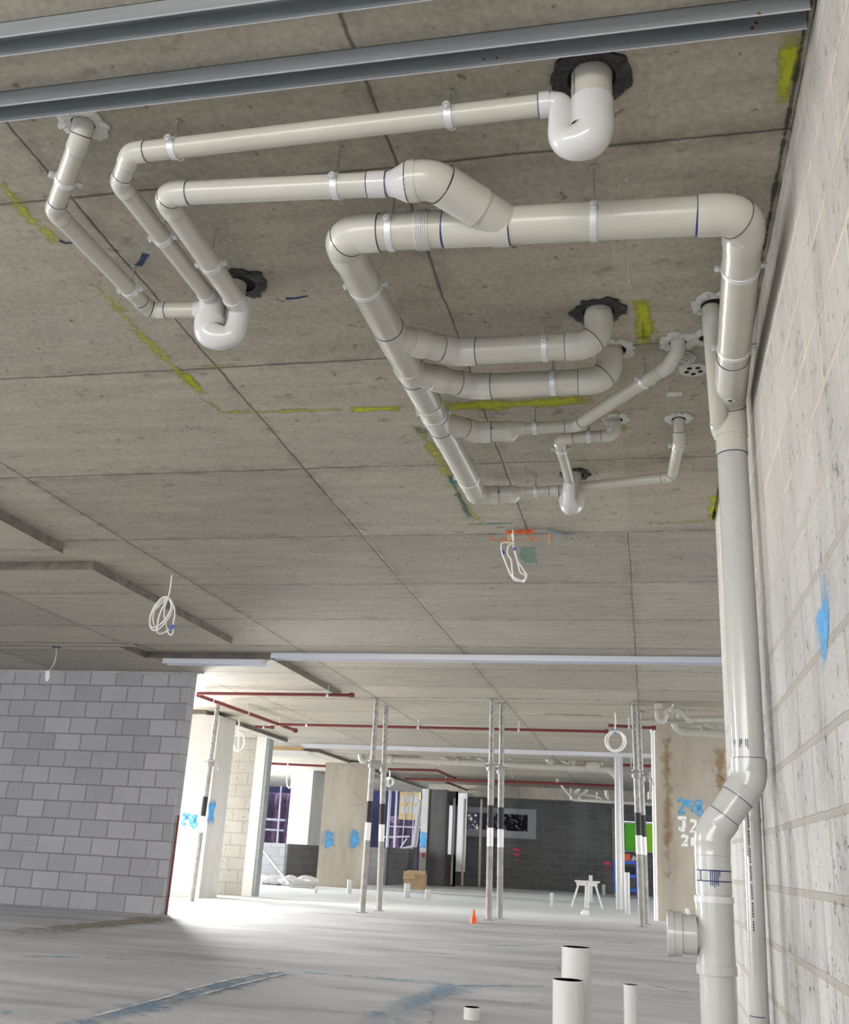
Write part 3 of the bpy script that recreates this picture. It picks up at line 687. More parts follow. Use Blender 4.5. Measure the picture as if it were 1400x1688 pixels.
# --- P2
r2 = .037
P2a = at_z(655, 293, 2.715); P2b = Vector((-1.448, 2.40, 2.718)); P2c = Vector((-1.445, 3.02, 2.70))
P2a = Vector((-.72, 2.43, 2.70))
t2 = thing('drain_pipe', 'white pipe angling off the large drain and running left to the double trap', 'drain pipe', (-.72, 2.43, 2.7))
pipe_run(t2, [P2a, P2b, P2c], r2, R=1.35, sock=1.0, mp='pvcf', mf='pvcf')
d2 = (P2b-P2a).normalized()
clip(t2, closest(553, 291, P2a, P2b), d2, r2); clip(t2, closest(347, 436, P2b, P2c), (P2c-P2b), r2)
sleeve(t2, P2a+d2*.035, d2, r2, .055, 1.07, 'pvcw')
mark(t2, closest(397, 485, P2b, P2c), (P2c-P2b), r2)
q1 = P2a; q2 = Vector((-.585, 2.425, 2.70)); q3 = Vector((-.40, 2.61, 2.662))
MB().tube([q1, q1+Vector((.012, 0, 0)), q1+Vector((.055, 0, 0)), q1+Vector((.06, 0, 0))], [r2, r2*1.1, .061, .061], 28).build('reducer', M['pvcw'], t2)
sq = Vector((-.66, 2.427, 2.70))
ap, tt = arc_pts(q2, (q2-sq).normalized(), (q3-q2).normalized(), .10)
MB().tube([sq, sq+Vector((.03, 0, 0))]+ap, [.0625, .0625]+[.060]*len(ap), 28).build('bend', M['pvcf'], t2)
MB().tube([ap[-1]-(q3-q2).normalized()*.008, ap[-1]-(q3-q2).normalized()*.0075, lerp(q2, q3, .65), lerp(q2, q3, .65), q3], [.06, .0635, .0635, .059, .058], 28).build('junction_branch', M['pvcf'], t2)
for c, d in ((sq, (1, 0, 0)), (ap[-1]-(q3-q2).normalized()*.009, q3-q2)): MB().ring(c, d, .06, .0628, .003).build('glue_line', M['black'], t2)

# --- P0
r0 = .0305
P0 = [(-1.628, 2.20, H+.02), (-1.626, 2.20, 2.80), (-1.875, 2.475, 2.752), (-1.845, 3.105, 2.742), (-1.60, 3.12, 2.735)]
P0 = [Vector(p) for p in P0]
t0 = thing('drain_pipe', 'leftmost cream pipe dropping from a white collar and bending round to the double trap', 'drain pipe', P0[0])
pipe_run(t0, P0, r0, R=1.3, sock=1.0, mf='pvcf')
clip(t0, closest(106, 296, P0[1], P0[2]), P0[2]-P0[1], r0, rod=False)
clip(t0, closest(213, 480, P0[2], P0[3]), P0[3]-P0[2], r0)
ceiling_ring('fire_collar', 'broken white collar round the leftmost pipe by the steel track', 'fire collar', (-1.628, 2.20), .036, .075, M['collar'], .12, .012, 'white fire collars round ceiling pipes', 5)
# rods left behind
for i, (px, py, L) in enumerate(((430, 735, 0),)): pass
# --- double trap
dt = thing('pipe_trap', 'white double trap hanging in the black hole at left where three pipes meet', 'pipe trap', (-1.5, 3.08, H))
MB().tube([(-1.515, 3.13, H+.03), (-1.515, 3.13, 2.68)], .045, 28).build('riser_pipe', M['pvc'], dt)
MB().tube([(-1.565, 3.06, 2.77), (-1.565, 3.06, 2.765), (-1.565, 3.06, 2.64), (-1.563, 3.06, 2.61)], [.03, .047, .050, .050], 28).build('body', M['pvcw'], dt)
up = smooth_path([(-1.563, 3.06, 2.655), (-1.56, 3.06, 2.615), (-1.545, 3.06, 2.590), (-1.505, 3.06, 2.577), (-1.468, 3.062, 2.588), (-1.455, 3.065, 2.625), (-1.452, 3.066, 2.69), (-1.452, 3.062, 2.735)], 6)
rad = [.058]*8+[.058-(.058-.041)*min(1, max(0, (i-8)/14)) for i in range(8, len(up))]
MB().tube(up, rad[:len(up)], 32).build('u_bend', M['pvcw'], dt)
MB().tube([(-1.448, 2.985, 2.700), (-1.448, 3.03, 2.700), (-1.45, 3.06, 2.700)], [.0405, .0405, .038], 24).build('inlet_socket', M['pvcw'], dt)
MB().tube([(-1.56, 2.985, 2.726), (-1.56, 3.06, 2.726)], .034, 24).build('inlet_socket', M['pvcw'], dt)
MB().tube([(-1.655, 3.12, 2.737), (-1.59, 3.10, 2.735)], .034, 24).build('inlet_socket', M['pvcw'], dt)
ceiling_ring('mastic_ring', 'ragged black sealant ring above the double trap at left', 'sealant ring', (-1.485, 3.12), .055, .100, M['mastic'], .16, .012, seed=11)

# --- branches with large pipe
rb = .053
def branch(label, jp, b, hole, z, clips, ringmarks):
    jp = Vector(jp); b = Vector(b); hx, hy = hole
    t = thing('drain_pipe', label, 'drain pipe', (hx, hy, z))
    c = Vector((hx, (hy+b.y)/2 if False else hy, z))
    corner = Vector((hx, hy, z)); bb = Vector((b.x, hy+.0, b.z))
    st = jp+Vector((0, 0, 0))
    st = Vector((jp.x, bb.y-(bb.x-jp.x)*.75, jp.z))
    pipe_run(t, [st, bb, corner, (hx, hy, H+.03)], rb, R=1.5, sock=.9)
    dd = (bb-st).normalized()
    sleeve(t, lerp(st, bb, .40), dd, rb, .06, 1.09, name='junction_branch', glue=False)
    for px, py in clips: clip(t, closest(px, py, bb, corner), corner-bb, rb)
    for px, py in ringmarks: mark(t, closest(px, py, bb, corner), corner-bb, rb)
    return t
branch('upper of the two thick branch pipes, rising into the ragged black hole', (-.93, 3.3, 2.69), (-.70, 3.5, 2.70), (-.146, 3.50), 2.70, [(899, 577)], [])
branch('lower of the two thick branch pipes, rising behind the first into a white collar', (-.915, 3.62, 2.69), (-.685, 3.80, 2.70), (-.115, 3.81), 2.70, [(912, 633)], [])
ceiling_ring('mastic_ring', 'ragged black sealant ring above the upper thick branch pipe', 'sealant ring', (-.146, 3.50), .062, .100, M['mastic'], .16, .012, seed=21)
ceiling_ring('fire_collar', 'white collar half hidden behind the lower thick branch pipe', 'fire collar', (-.105, 3.82), .060, .098, M['collar'], .08, .012, 'white fire collars round ceiling pipes', 8, notch=5)
# branch 3
rs = .029
B3 = [Vector(p) for p in ((-.735, 4.36, 2.735), (-.29, 4.36, 2.745), (.125, 3.80, 2.748), (.163, 3.775, 2.80), (.163, 3.785, H+.03))]
t3 = thing('drain_pipe', 'thin branch pipe slanting up to the right to a white collar', 'drain pipe', B3[0])
pipe_run(t3, B3, rs, R=1.5, sock=1.0, mid=False)
a3 = Vector((-.91, 4.19, 2.72)); b3 = Vector((-.76, 4.345, 2.725))
pipe_run(t3, [a3, b3, (-.60, 4.36, 2.73)], .050, R=1.6, sock=.8, mid=False)
MB().tube([(-.62, 4.36, 2.730), (-.60, 4.36, 2.731), (-.565, 4.36, 2.742), (-.53, 4.36, 2.742)], [.0535, .0535, .0325, .0325], 24).build('reducer', M['pvcf'], t3)
clip(t3, closest(882, 705, B3[0], B3[1]), B3[1]-B3[0], rs); clip(t3, closest(1066, 632, B3[1], B3[2]), B3[2]-B3[1], rs)
ceiling_ring('fire_collar', 'white collar at the top of the slanting thin pipe', 'fire collar', (.163, 3.785), .036, .078, M['collar'], .07, .010, 'white fire collars round ceiling pipes', 9, notch=5)
# branch 5 small u run
B5 = [Vector(p) for p in ((-.115, 4.53, H+.02), (-.115, 4.53, 2.765), (-.385, 4.53, 2.755), (-.372, 5.10, 2.75))]
t5 = thing('drain_pipe', 'short thin pipe hooking from a collar down to the small bell trap', 'drain pipe', B5[0])
pipe_run(t5, B5, .0285, R=1.4, sock=.9, mid=False)
clip(t5, closest(970, 713, B5[1], B5[2]), B5[2]-B5[1], .0285); clip(t5, closest(931, 738, B5[2], B5[3]), B5[3]-B5[2], .0285, rod=False)
MB().obox((-.14, 4.53-.031, 2.78), (.012, 0, .006), (0, .0008, 0), (-.004, 0, .008)).build('barcode_label', M['label'], t5, smooth=False)
ceiling_ring('fire_collar', 'small white collar over the short hooked pipe', 'fire collar', (-.11, 4.53), .034, .068, M['collar'], .1, .010, 'white fire collars round ceiling pipes', 10, notch=5)
# branch 4 & trap & right outlet
B4a = Vector((-.905, 5.17, 2.735)); B4b = Vector((-.83, 5.27, 2.742))
t4 = thing('drain_pipe', 'last thin branch pipe at the far end of the large drain', 'drain pipe', B4b)
pipe_run(t4, [Vector((-.90, 5.15, 2.735)), Vector((-.875, 5.26, 2.737)), Vector((-.70, 5.27, 2.745))], .051, R=1.4, sock=.8, mid=False)
MB().tube([(-.715, 5.27, 2.745), (-.70, 5.27, 2.745), (-.668, 5.27, 2.756), (-.635, 5.27, 2.756)], [.055, .055, .033, .033], 24).build('reducer', M['pvcf'], t4)
pipe_run(t4, [(-.66, 5.27, 2.757), (-.40, 5.27, 2.762)], .029)
clip(t4, closest(883, 807, Vector((-.66, 5.27, 2.757)), Vector((-.40, 5.27, 2.762))), (1, 0, 0), .029)
sleeve(t4, (-.47, 5.27, 2.76), (1, 0, 0), .029, .05, 1.1)
tq = thing('pipe_trap', 'small white bell-shaped trap under the black hole at mid right', 'pipe trap', (-.375, 5.24, H))
MB().tube([(-.365, 5.24, H+.02), (-.365, 5.24, 2.70)], .046, 24).build('riser_pipe', M['pvcf'], tq)
up = smooth_path([(-.365, 5.25, 2.735), (-.367, 5.245, 2.70), (-.372, 5.22, 2.665), (-.376, 5.18, 2.645), (-.378, 5.14, 2.65), (-.378, 5.115, 2.69), (-.374, 5.10, 2.74)], 6)
rad = [.060]*3+[.070]*7+[.070-(.070-.034)*min(1, max(0, (i-10)/15)) for i in range(9, len(up))]
MB().tube(up, rad[:len(up)], 28).build('u_bend', M['pvcw'], tq)
ceiling_ring('mastic_ring', 'small ragged black sealant ring above the bell-shaped trap', 'sealant ring', (-.355, 5.25), .055, .090, M['mastic'], .14, .010, seed=31)
B6 = [Vector(p) for p in ((-.33, 5.24, 2.765), (.165, 5.12, 2.765), (.19, 4.63, 2.762), (.187, 4.56, H+.02))]
t6 = thing('drain_pipe', 'thin pipe from the bell-shaped trap to the rightmost low collar', 'drain pipe', B6[0])
pipe_run(t6, B6, .0285, R=1.3, sock=.9, mid=False)
clip(t6, closest(1117, 735, B6[1], B6[2]), B6[2]-B6[1], .0285, rod=False)
ceiling_ring('fire_collar', 'white collar at the top of the rightmost thin pipe', 'fire collar', (.187, 4.55), .034, .068, M['collar'], .08, .010, 'white fire collars round ceiling pipes', 12, notch=5)
# pipe behind the stack and its collar, floor waste grates
tv = thing('vent_pipe', 'short vertical pipe dropping from a collar behind the top of the stack', 'pipe', (.30, 3.50, H))
pipe_run(tv, [(.280, 3.52, H+.02), (.283, 3.54, 2.78), (.322, 3.90, 2.50), (.35, 3.91, 2.44)], .036, R=1.3, sock=.4, glue=False)
ceiling_ring('fire_collar', 'large white collar beside the top of the stack', 'fire collar', (.290, 3.50), .050, .088, M['collar'], .08, .012, 'white fire collars round ceiling pipes', 14, notch=6)
ceiling_ring('fire_collar', 'white collar mostly hidden behind the stack', 'fire collar', (.275, 3.76), .030, .066, M['collar'], .08, .010, 'white fire collars round ceiling pipes', 15, notch=4)
gr = thing('floor_waste', 'round white grated waste fitting set in the soffit beside the stack', 'drain grate', (.235, 4.03, H))
MB().tube([(.235, 4.03, H), (.235, 4.03, H-.012), (.235, 4.03, H-.014)], [.060, .060, .054], 32).build('plate', M['collar'], gr)
for i in range(5):
    a = i*2*math.pi/5+.3; MB().tube([(.235+.03*math.cos(a), 4.03+.03*math.sin(a), H-.0155), (.235+.03*math.cos(a), 4.03+.03*math.sin(a), H-.0138)], .011, 16).build('slot', M['hole'], gr)
gb = MB()
for i in range(4): gb.ring((.175, 3.93, H-.006*(i+1)), (0, 0, 1), .02+.012*(3-i), .03+.012*(3-i), .006)
tag(gb.build('stepped_collar', M['collar']), 'stepped white plastic sleeve beside the round grated waste fitting', 'sleeve')
tag(MB().obox((.16, 4.27, H-.004), (.035, 0, 0), (0, .02, 0), (0, 0, .004)).build('plaster_patch', M['collar']), 'small white plaster smear on the soffit below the grated waste', 'patch')

# --- loose rods in the soffit
def stray(px, py, L, label):
    p = at_z(px, py, H); q = MB(); q.tube([(p.x, p.y, H), (p.x, p.y, H-L)], .004, 8); q.tube([(p.x, p.y, H-L), (p.x, p.y, H-L+.01)], .008, 6)
    tag(q.build('hanger_rod', M['rod']), label, 'rod')
stray(759, 744, .03, 'short bare hanger rod stub beside the thin branch reducer')
stray(1213, 309, .03, 'short bolt end in the soffit above the right elbow of the large drain')
# orange cable penetrations
p = at_z(845, 876, H)
cb_ = thing('cable_outlet', 'orange-red cable outlet block in the soffit with green and orange scribbles round it', 'cable outlet', (p.x, p.y, H))
a, b = at_z(838, 876, H), at_z(878, 874, H)
bb = MB()
for i in range(7): c = lerp(a, b, i/6); bb.obox((c.x, c.y, H-.008), (.012, .004*(i % 2), 0), (0, .014, 0), (0, 0, .008))
bb.build('orange_foam', M['orange'], cb_)
a, b = at_z(880, 874, H), at_z(905, 873, H); MB().obox(lerp(a, b, .5)-Vector((0, 0, .006)), (b-a)/2, (0, .012, 0), (0, 0, .006)).build('grey_plug', M['rod'], cb_)
a, b = at_z(903, 872, H), at_z(932, 882, H); MB().obox(lerp(a, b, .5)-Vector((0, 0, .01)), (b-a)/2, (0, .03, 0), (0, 0, .010)).build('metal_flap', M['galv'], cb_)
for x, y in ((839, 888), (842, 890), (907, 888)):
    q = at_z(x-1, y-12, H); MB().tube([(q.x, q.y, H), (q.x, q.y, H-.10)], .004, 6).build('drop_wire', M['timber'], cb_)

# --- cable coils
def coil(label, Y, hang, loops, r, ties=(), group='coiled cables hanging from the soffit', top=H):
    hx = at_y(*hang[0], Y)
    t = thing('cable_coil', label, 'cable coil', (hx.x, Y, top), group)
    top_p = at_y(*hang[0], Y); top_p.z = top
    MB().tube(smooth_path([top_p]+[at_y(x, y, Y) for x, y in hang[1:]]), r, 6).build('drop_cable', M['whitec'], t)
    q = MB()
    for k, lp in enumerate(loops):
        pts = [at_y(x, y, Y+.06*math.sin(k*2.1+i*.5)*(Y/10)) for i, (x, y) in enumerate(lp)]
        q.tube(smooth_path(pts), r, 6)
    q.build('loops', M['whitec'], t)
    for (x0, y0), (x1, y1) in ties: MB().tube([at_y(x0, y0, Y-.03), at_y(x1, y1, Y-.03)], r*1.9, 8).build('blue_tape', M['blue'], t)
    return t
def zc(l): return [(230+x/16.88, 960+y/16.88) for x, y in l]
Yc = at_z(281, 948, H).y
coil('loose coil of white cable hanging from the lower slab edge at left', Yc, [(283, 949), (281, 968), (278, 983)],
     [zc([(800, 410), (640, 420), (450, 620), (330, 850), (285, 1060), (310, 1200), (420, 1260), (560, 1180), (720, 1020), (840, 820), (880, 600), (800, 410)]),
      zc([(800, 410), (600, 520), (400, 760), (300, 1000), (300, 1240), (430, 1340), (580, 1260), (760, 1060), (880, 860), (930, 640), (870, 470), (800, 410)]),
      zc([(800, 430), (690, 600), (560, 900), (500, 1180), (480, 1350), (560, 1430), (700, 1390), (830, 1310)]),
      zc([(800, 430), (700, 700), (690, 950), (760, 1250), (800, 1400), (870, 1460), (930, 1400), (930, 1200), (980, 900), (960, 680), (850, 480)]),
      zc([(800, 430), (440, 760), (380, 1050), (430, 1250)])], .006, [((281, 1038), (286, 1030))])
def zd(l): return [(740+x/2.8, 820+y/2.8) for x, y in l]
Yd = at_z(845, 876, H).y
coil('long drooping loops of white cable with blue tape below the orange outlet', Yd, [(845, 876), (846, 890), (847, 905)],
     [zd([(298, 200), (300, 240), (318, 290), (345, 335), (360, 360), (345, 380), (310, 385), (285, 355), (262, 300), (245, 250), (243, 215), (265, 208), (300, 212)]),
      zd([(300, 210), (275, 225), (272, 260), (288, 290), (292, 330), (300, 370), (330, 385)]),
      zd([(303, 240), (318, 300), (330, 345), (352, 360), (350, 385), (335, 382)]),
      zd([(246, 260), (270, 320), (292, 362), (325, 380), (345, 392)]), zd([(290, 150), (292, 180), (300, 215)]), zd([(296, 150), (300, 200)])], .0055,
     [(zd([(298, 238)])[0], zd([(310, 240)])[0]), (zd([(246, 245)])[0], zd([(254, 262)])[0])])
Ye = at_z(1014, 1175, H).y
def circ(cx, cy, rx, ry, ph=0): return [(cx+rx*math.cos(ph+i*.5236), cy+ry*math.sin(ph+i*.5236)) for i in range(13)]
coil('neat round coil of white cable hanging beside the right props', Ye, [(1014, 1175), (1015, 1190), (1013, 1205)],
     [circ(1015, 1222, 17, 17), circ(1013, 1221, 15, 16, 1), circ(1017, 1222, 15, 16, 2)], .012, [((1009, 1204), (1016, 1206))])
coil('pale ring of cable hanging in front of the far left wall', 16.3, [(394, 1184), (394, 1210), (393, 1240)],
     [circ(392, 1222, 11, 16), circ(394, 1223, 9, 15, 1)], .012, top=H)
coil('small cable ring hanging beyond the first pair of props', 26.0, [(643, 1270), (643, 1280)], [circ(642, 1289, 6, 7), circ(645, 1289, 5, 6, 1)], .02, top=H)
coil('thin cable loop hanging beyond the doorway at far left', 24.0, [(474, 1255), (474, 1275)], [circ(477, 1287, 4, 12)], .014, top=H)
# hanging pull cord on the left wall
wp_ = at_z(93, 1066, Z2); pc_ = thing('pull_cord', 'thin dark cord with a pale plug dangling in front of the left block wall', 'cord', (wp_.x, wp_.y, Z2))
Yw = wp_.y
MB().tube(smooth_path([Vector((wp_.x, Yw, Z2)), at_y(93, 1078, Yw), at_y(88, 1096, Yw), at_y(80, 1106, Yw)]), .006, 6).build('cord', M['rod'], pc_)
MB().tube([at_y(79, 1106, Yw), at_y(78, 1116, Yw), at_y(77, 1123, Yw)], [.02, .026, .012], 8).build('plug', M['whitec'], pc_)
MB().tube([Vector((wp_.x, Yw, Z2)), Vector((wp_.x, Yw, Z2-.01))], .05, 12).build('plate', M['dark'], pc_)

# ------------------------------------------------------------------ steel props
def acrow(label, bx, by, tx_, ty, flip=1, base=None):
    p = fl(bx, by); top = at_z(tx_, ty, H) if False else at_y(tx_, ty, p.y)
    Y = p.y; zb = zf(p.x, p.y); ztop = H
    lean = (top.x-p.x)
    t = thing('steel_prop', label, 'steel prop', (p.x, Y, zb), 'adjustable steel props under the soffit')
    def P_(z): f = (z-zb)/(ztop-zb); return Vector((p.x+lean*f, Y, z))
    MB().obox(P_(zb+.004), (.06, 0, 0), (0, .06, 0), (0, 0, .004)).build('base_plate', M['propdirty'], t, smooth=False)
    MB().tube([P_(zb+.005), P_(.95)], .041, 16).build('outer_tube', M['propdirty'], t)
    MB().tube([P_(.95), P_(1.18)], .042, 16).build('painted_band', M['white'], t, label='white painted band')
    MB().tube([P_(1.18), P_(1.46)], .0425, 16).build('painted_band', M['black'], t, label='black painted band')
    MB().tube([P_(1.46), P_(1.95)], .041, 16).build('threaded_tube', M['prop'], t)
    MB().tube([P_(1.90), P_(1.901), P_(2.0), P_(2.001)], [.03, .062, .062, .03], 14).build('collar_nut', M['prop'], t)
    q = MB(); c = P_(1.95); q.tube([c+Vector((-.05, -.02, 0)), c+Vector((-.07, -.06, .02)), c+Vector((.02, -.08, .02)), c+Vector((.12*flip, -.06, .03))], .009, 6); q.tube([c+Vector((.0, 0, -.02)), c+Vector((.14*flip, -.03, 0)), c+Vector((.16*flip, -.03, -.10))], .008, 6)
    q.build('handle', M['prop'], t)
    MB().tube([P_(1.98), P_(ztop-.006)], .035, 16).build('inner_tube', M['prop'], t)
    hl = MB(); z = 2.06
    while z < ztop-.04: c = P_(z); hl.tube([c+Vector((0, -.0345, 0)), c+Vector((0, -.037, 0))], .007, 8); hl.tube([c+Vector((.0345, 0, .05)), c+Vector((.037, 0, .05))], .007, 8); z += .085
    hl.build('pin_holes', M['hole'], t)
    MB().obox(P_(ztop-.003), (.07, 0, 0), (0, .07, 0), (0, 0, .003)).build('top_plate', M['prop'], t, smooth=False)
acrow('leaning steel prop standing alone beside the pale blade column at left', 315, 1486, 361, 1148)
acrow('left steel prop of the first pair, right of the doorway', 597, 1505, 622, 1148)
acrow('right steel prop of the first pair, slightly behind its neighbour', 625, 1502, 637, 1152, -1)
acrow('left steel prop of the central pair', 806, 1517, 812, 1148)
acrow('right steel prop of the central pair, with a wire handle', 824, 1515, 828, 1153)
acrow('front steel prop of the right pair, beside the round cable coil', 1059, 1528, 1045, 1156)
acrow('rear steel prop of the right pair, half hidden by the front one', 1066, 1524, 1053, 1157)

# ------------------------------------------------------------------ sprinkler pipes
def spr(label, pts, r=.022, hang=(), z=2.72):
    q = [at_z(x, y, z) for x, y in pts]; t = thing('sprinkler_pipe', label, 'sprinkler pipe', q[0])
    MB().tube(q, r, 10).build('pipe', M['red'], t)
    MB().tube([q[-1]-(q[-1]-q[-2]).normalized()*.03, q[-1]+(q[-1]-q[-2]).normalized()*.03], r*1.5, 10).build('end_cap', M['red'], t)
    for f in hang:
        a, b = q[0], q[-1]; c = lerp(a, b, f); MB().tube([c, (c.x, c.y, H)], .007, 6).build('hanger', M['galvb'], t)
        MB().ring(c, b-a, r, r+.008, .03, 12).build('hanger_ring', M['galvb'], t)
spr('red sprinkler pipe nearest the left wall end, running across', [(326, 1143), (580, 1146)], hang=(.85,))
spr('red sprinkler pipe running away from the left wall end', [(326, 1146), (487, 1204)], .026, hang=(.12, .45, .8))
spr('long red sprinkler pipe crossing behind all the props', [(455, 1194), (1000, 1206)], hang=(.1, .45, .75))
spr('short red sprinkler pipe between the cable coil and the right column', [(1003, 1196), (1078, 1200)], hang=(.45,))
spr('thin dark red pipe stub left of the far doorway', [(421, 1198), (449, 1199)], .02, hang=(.5,))
spr('red pipe across the top of the far doorway', [(433, 1258), (538, 1263)], .03, hang=(.4,), z=2.7)
spr('dark red pipe beyond the first props turning away', [(633, 1268), (721, 1270), (750, 1283)], .03, hang=(0,), z=2.7)
spr('red pipe crossing high over the far dark wall', [(668, 1284), (880, 1290), (1016, 1296)], .035, hang=(.2,), z=2.7)
spr('red pipe running away towards the far dark wall', [(735, 1289), (785, 1308)], .03, hang=(.3,), z=2.7)
spr('short red pipe glimpsed beside the right column', [(1025, 1261), (1078, 1263)], .03, hang=(.3,), z=2.7)

# ------------------------------------------------------------------ background plumbing
def bpipe(label, Y, runs, extra=(), mt='pvc'):
    q0 = at_y(*runs[0][0][0], Y); t = thing('drain_pipe', label, 'drain pipe', q0)
    for pts, r, nm in runs:
        MB().tube(smooth_path([at_y(x, y, Y) for x, y in pts], 5) if len(pts) > 2 else [at_y(x, y, Y) for x, y in pts], r, 14).build(nm, M[mt], t)
    for (x0, y0), (x1, y1) in extra: MB().tube([at_y(x0, y0, Y), at_y(x1, y1, Y)], .012, 6).build('rod', M['galvb'], t)
    return t
Yg = 22.0
bpipe('long cream drain pipe under the far soffit running towards the white column pipe', Yg,
      [([(640, 1251), (1008, 1269)], .075, 'pipe'), ([(1002, 1268), (1012, 1274), (1021, 1286)], .08, 'bend'),
       ([(635, 1248), (648, 1252)], .1, 'reducer'), ([(752, 1255), (758, 1256)], .095, 'coupling'), ([(838, 1261), (843, 1261)], .095, 'coupling'),
       ([(693, 1234), (697, 1246), (708, 1254), (728, 1259)], .06, 'branch_bend'), ([(718, 1234), (722, 1244), (728, 1243)], .045, 'branch_pipe'), ([(700, 1250), (722, 1245), (740, 1256)], .07, 'junction'),
       ([(774, 1236), (776, 1250)], .075, 'branch_bend'), ([(780, 1240), (795, 1254), (806, 1260)], .06, 'branch_bend'),
       ([(966, 1265), (980, 1261), (990, 1264)], .11, 'junction')],
      [((666, 1240), (666, 1256)), ((749, 1241), (749, 1260)), ((841, 1243), (841, 1268)), ((933, 1246), (933, 1270)), ((993, 1243), (993, 1268)), ((938, 1248), (938, 1271))])
bpipe('bulbous trap on the far drain pipe beyond the first props', Yg,
      [([(596, 1237), (597, 1252), (606, 1254), (612, 1246), (612, 1236)], .075, 'u_bend'), ([(568, 1243), (594, 1244)], .03, 'pipe'), ([(533, 1231), (548, 1240), (568, 1243)], .035, 'pipe')], [((581, 1235), (581, 1243))])
bpipe('cluster of small traps on the far drain pipe right of the central props', Yg,
      [([(876, 1238), (879, 1244), (902, 1252)], .035, 'pipe'), ([(891, 1238), (893, 1245), (905, 1247)], .035, 'pipe'), ([(906, 1244), (907, 1254), (912, 1262)], .09, 'trap_body'),
       ([(905, 1246), (922, 1250), (942, 1266)], .045, 'pipe'), ([(943, 1246), (946, 1258), (944, 1266)], .055, 'bend'), ([(944, 1245), (987, 1246)], .05, 'pipe')], [((921, 1243), (921, 1252)), ((973, 1241), (973, 1258))])
bpipe('small scattered pipe stubs under the furthest soffit', 27.0,
      [([(919, 1281), (920, 1290)], .04, 'stub'), ([(925, 1294), (946, 1318)], .03, 'pipe'), ([(948, 1308), (954, 1303), (954, 1300)], .05, 'elbow'), ([(955, 1311), (966, 1306), (968, 1301)], .04, 'elbow'),
       ([(954, 1314), (958, 1318)], .05, 'stub'), ([(1000, 1303), (1001, 1312), (1005, 1316)], .05, 'elbow'), ([(945, 1318), (1078, 1326)], .045, 'pipe'), ([(965, 1310), (985, 1313), (993, 1318)], .03, 'pipe')], [((941, 1299), (941, 1318)), ((984, 1306), (984, 1318))])
bpipe('small white trap glimpsed beside the tall right column', 24.0, [([(1072, 1305), (1072, 1318)], .06, 'trap_body')], [((1072, 1250), (1072, 1306))])
Yr = 13.6
bpipe('double bend cream pipe and trap in front of the right concrete column', Yr,
      [([(1086, 1160), (1086, 1170)], .055, 'riser_pipe'), ([(1084, 1172), (1085, 1184), (1092, 1189), (1097, 1182), (1098, 1172), (1106, 1170)], .038, 'u_bend'),
       ([(1104, 1170), (1118, 1171), (1126, 1178), (1137, 1187), (1141, 1187)], .035, 'offset_bend'), ([(1139, 1186), (1205, 1186)], .036, 'pipe'), ([(1104, 1166), (1108, 1174)], .045, 'coupling')],
      [((1109, 1160), (1109, 1176))])
bpipe('lower cream pipes running behind the stack from the right column', Yr+.25,
      [([(1056, 1189), (1205, 1192)], .03, 'pipe'), ([(1114, 1176), (1114, 1184)], .04, 'riser_pipe'), ([(1112, 1192), (1117, 1202), (1128, 1207)], .05, 'bend'), ([(1126, 1206), (1205, 1211)], .055, 'pipe'),
       ([(1160, 1194), (1180, 1203)], .03, 'branch_pipe'), ([(1136, 1205), (1139, 1205)], .066, 'coupling'), ([(1154, 1205), (1157, 1206)], .066, 'coupling'), ([(1180, 1207), (1183, 1208)], .066, 'coupling')])
# tall white pipes
pw = fl(1021, 1500); t = thing('vertical_pipe', 'tall white vertical pipe standing left of the right props', 'pipe', (pw.x, pw.y, pw.z))
MB().tube([(pw.x, pw.y, pw.z), (at_y(1018, 1242, pw.y).x, pw.y, H)], .06, 20).build('pipe', M['pvcw'], t); MB().tube([(pw.x+.085, pw.y+.1, pw.z), (pw.x+.07, pw.y+.1, H)], .028, 12).build('side_pipe', M['pvcw'], t)
pw = fl(1083, 1521); t = thing('vertical_pipe', 'slim white vertical pipe on the left edge of the right concrete column', 'pipe', (pw.x, Y3-.05, pw.z))
MB().tube([(at_y(1082, 1521, Y3-.05).x, Y3-.05, pw.z), (at_y(1076, 1185, Y3-.05).x, Y3-.05, 2.80)], .028, 12).build('pipe', M['white'], t)
MB().ring((at_y(1076, 1194, Y3-.05).x, Y3-.05, 2.75), (0, 0, 1), .028, .04, .08, 12).build('clamp', M['clip'], t)

# ------------------------------------------------------------------ floor stubs
def stub(label, px, Y, wpx, toppx, base=None, mt='pvcw', cap=False, name='pipe_stub'):
    q = at_y(px, toppx, Y); r = wpx/2*(q-CAM).dot(FW)/F; zb = zf(q.x, Y); h = q.z
    rings = [(zb, r), (h, r), (h, r*.91), (h-min(.12, (h-zb)*.9), r*.91)]
    t = thing(name, label, 'pipe stub', (q.x, Y, zb), 'upright pipe stubs cast into the floor')
    MB().tube([(q.x, Y, z) for z, _ in rings], [a for _, a in rings], 28, False).build('pipe', M[mt], t)
    MB().tube([(q.x, Y, h-.11 if h-zb > .13 else zb+.004), (q.x, Y, h-.112 if h-zb > .13 else zb+.002)], r*.9, 20).build('bore', M['inner'], t)
    if cap: MB().tube([(q.x, Y, h-.002), (q.x, Y, h+.012)], r*1.1, 16).build('cap', M['rod'], t)
    return t
a = stub('tallest white floor pipe in the foreground', 950, 4.75, 47, 1561)
stub('white floor pipe in front of the tallest one', 937, 4.45, 51, 1615)
stub('slim white floor pipe tucked right behind the tallest one', 969, 4.95, 12, 1588)
stub('slim white floor pipe standing apart near the stack', 1040, 4.6, 23, 1623)
stub('short cut pipe ring low on the bare floor', 778, 5.76, 26, 1660)
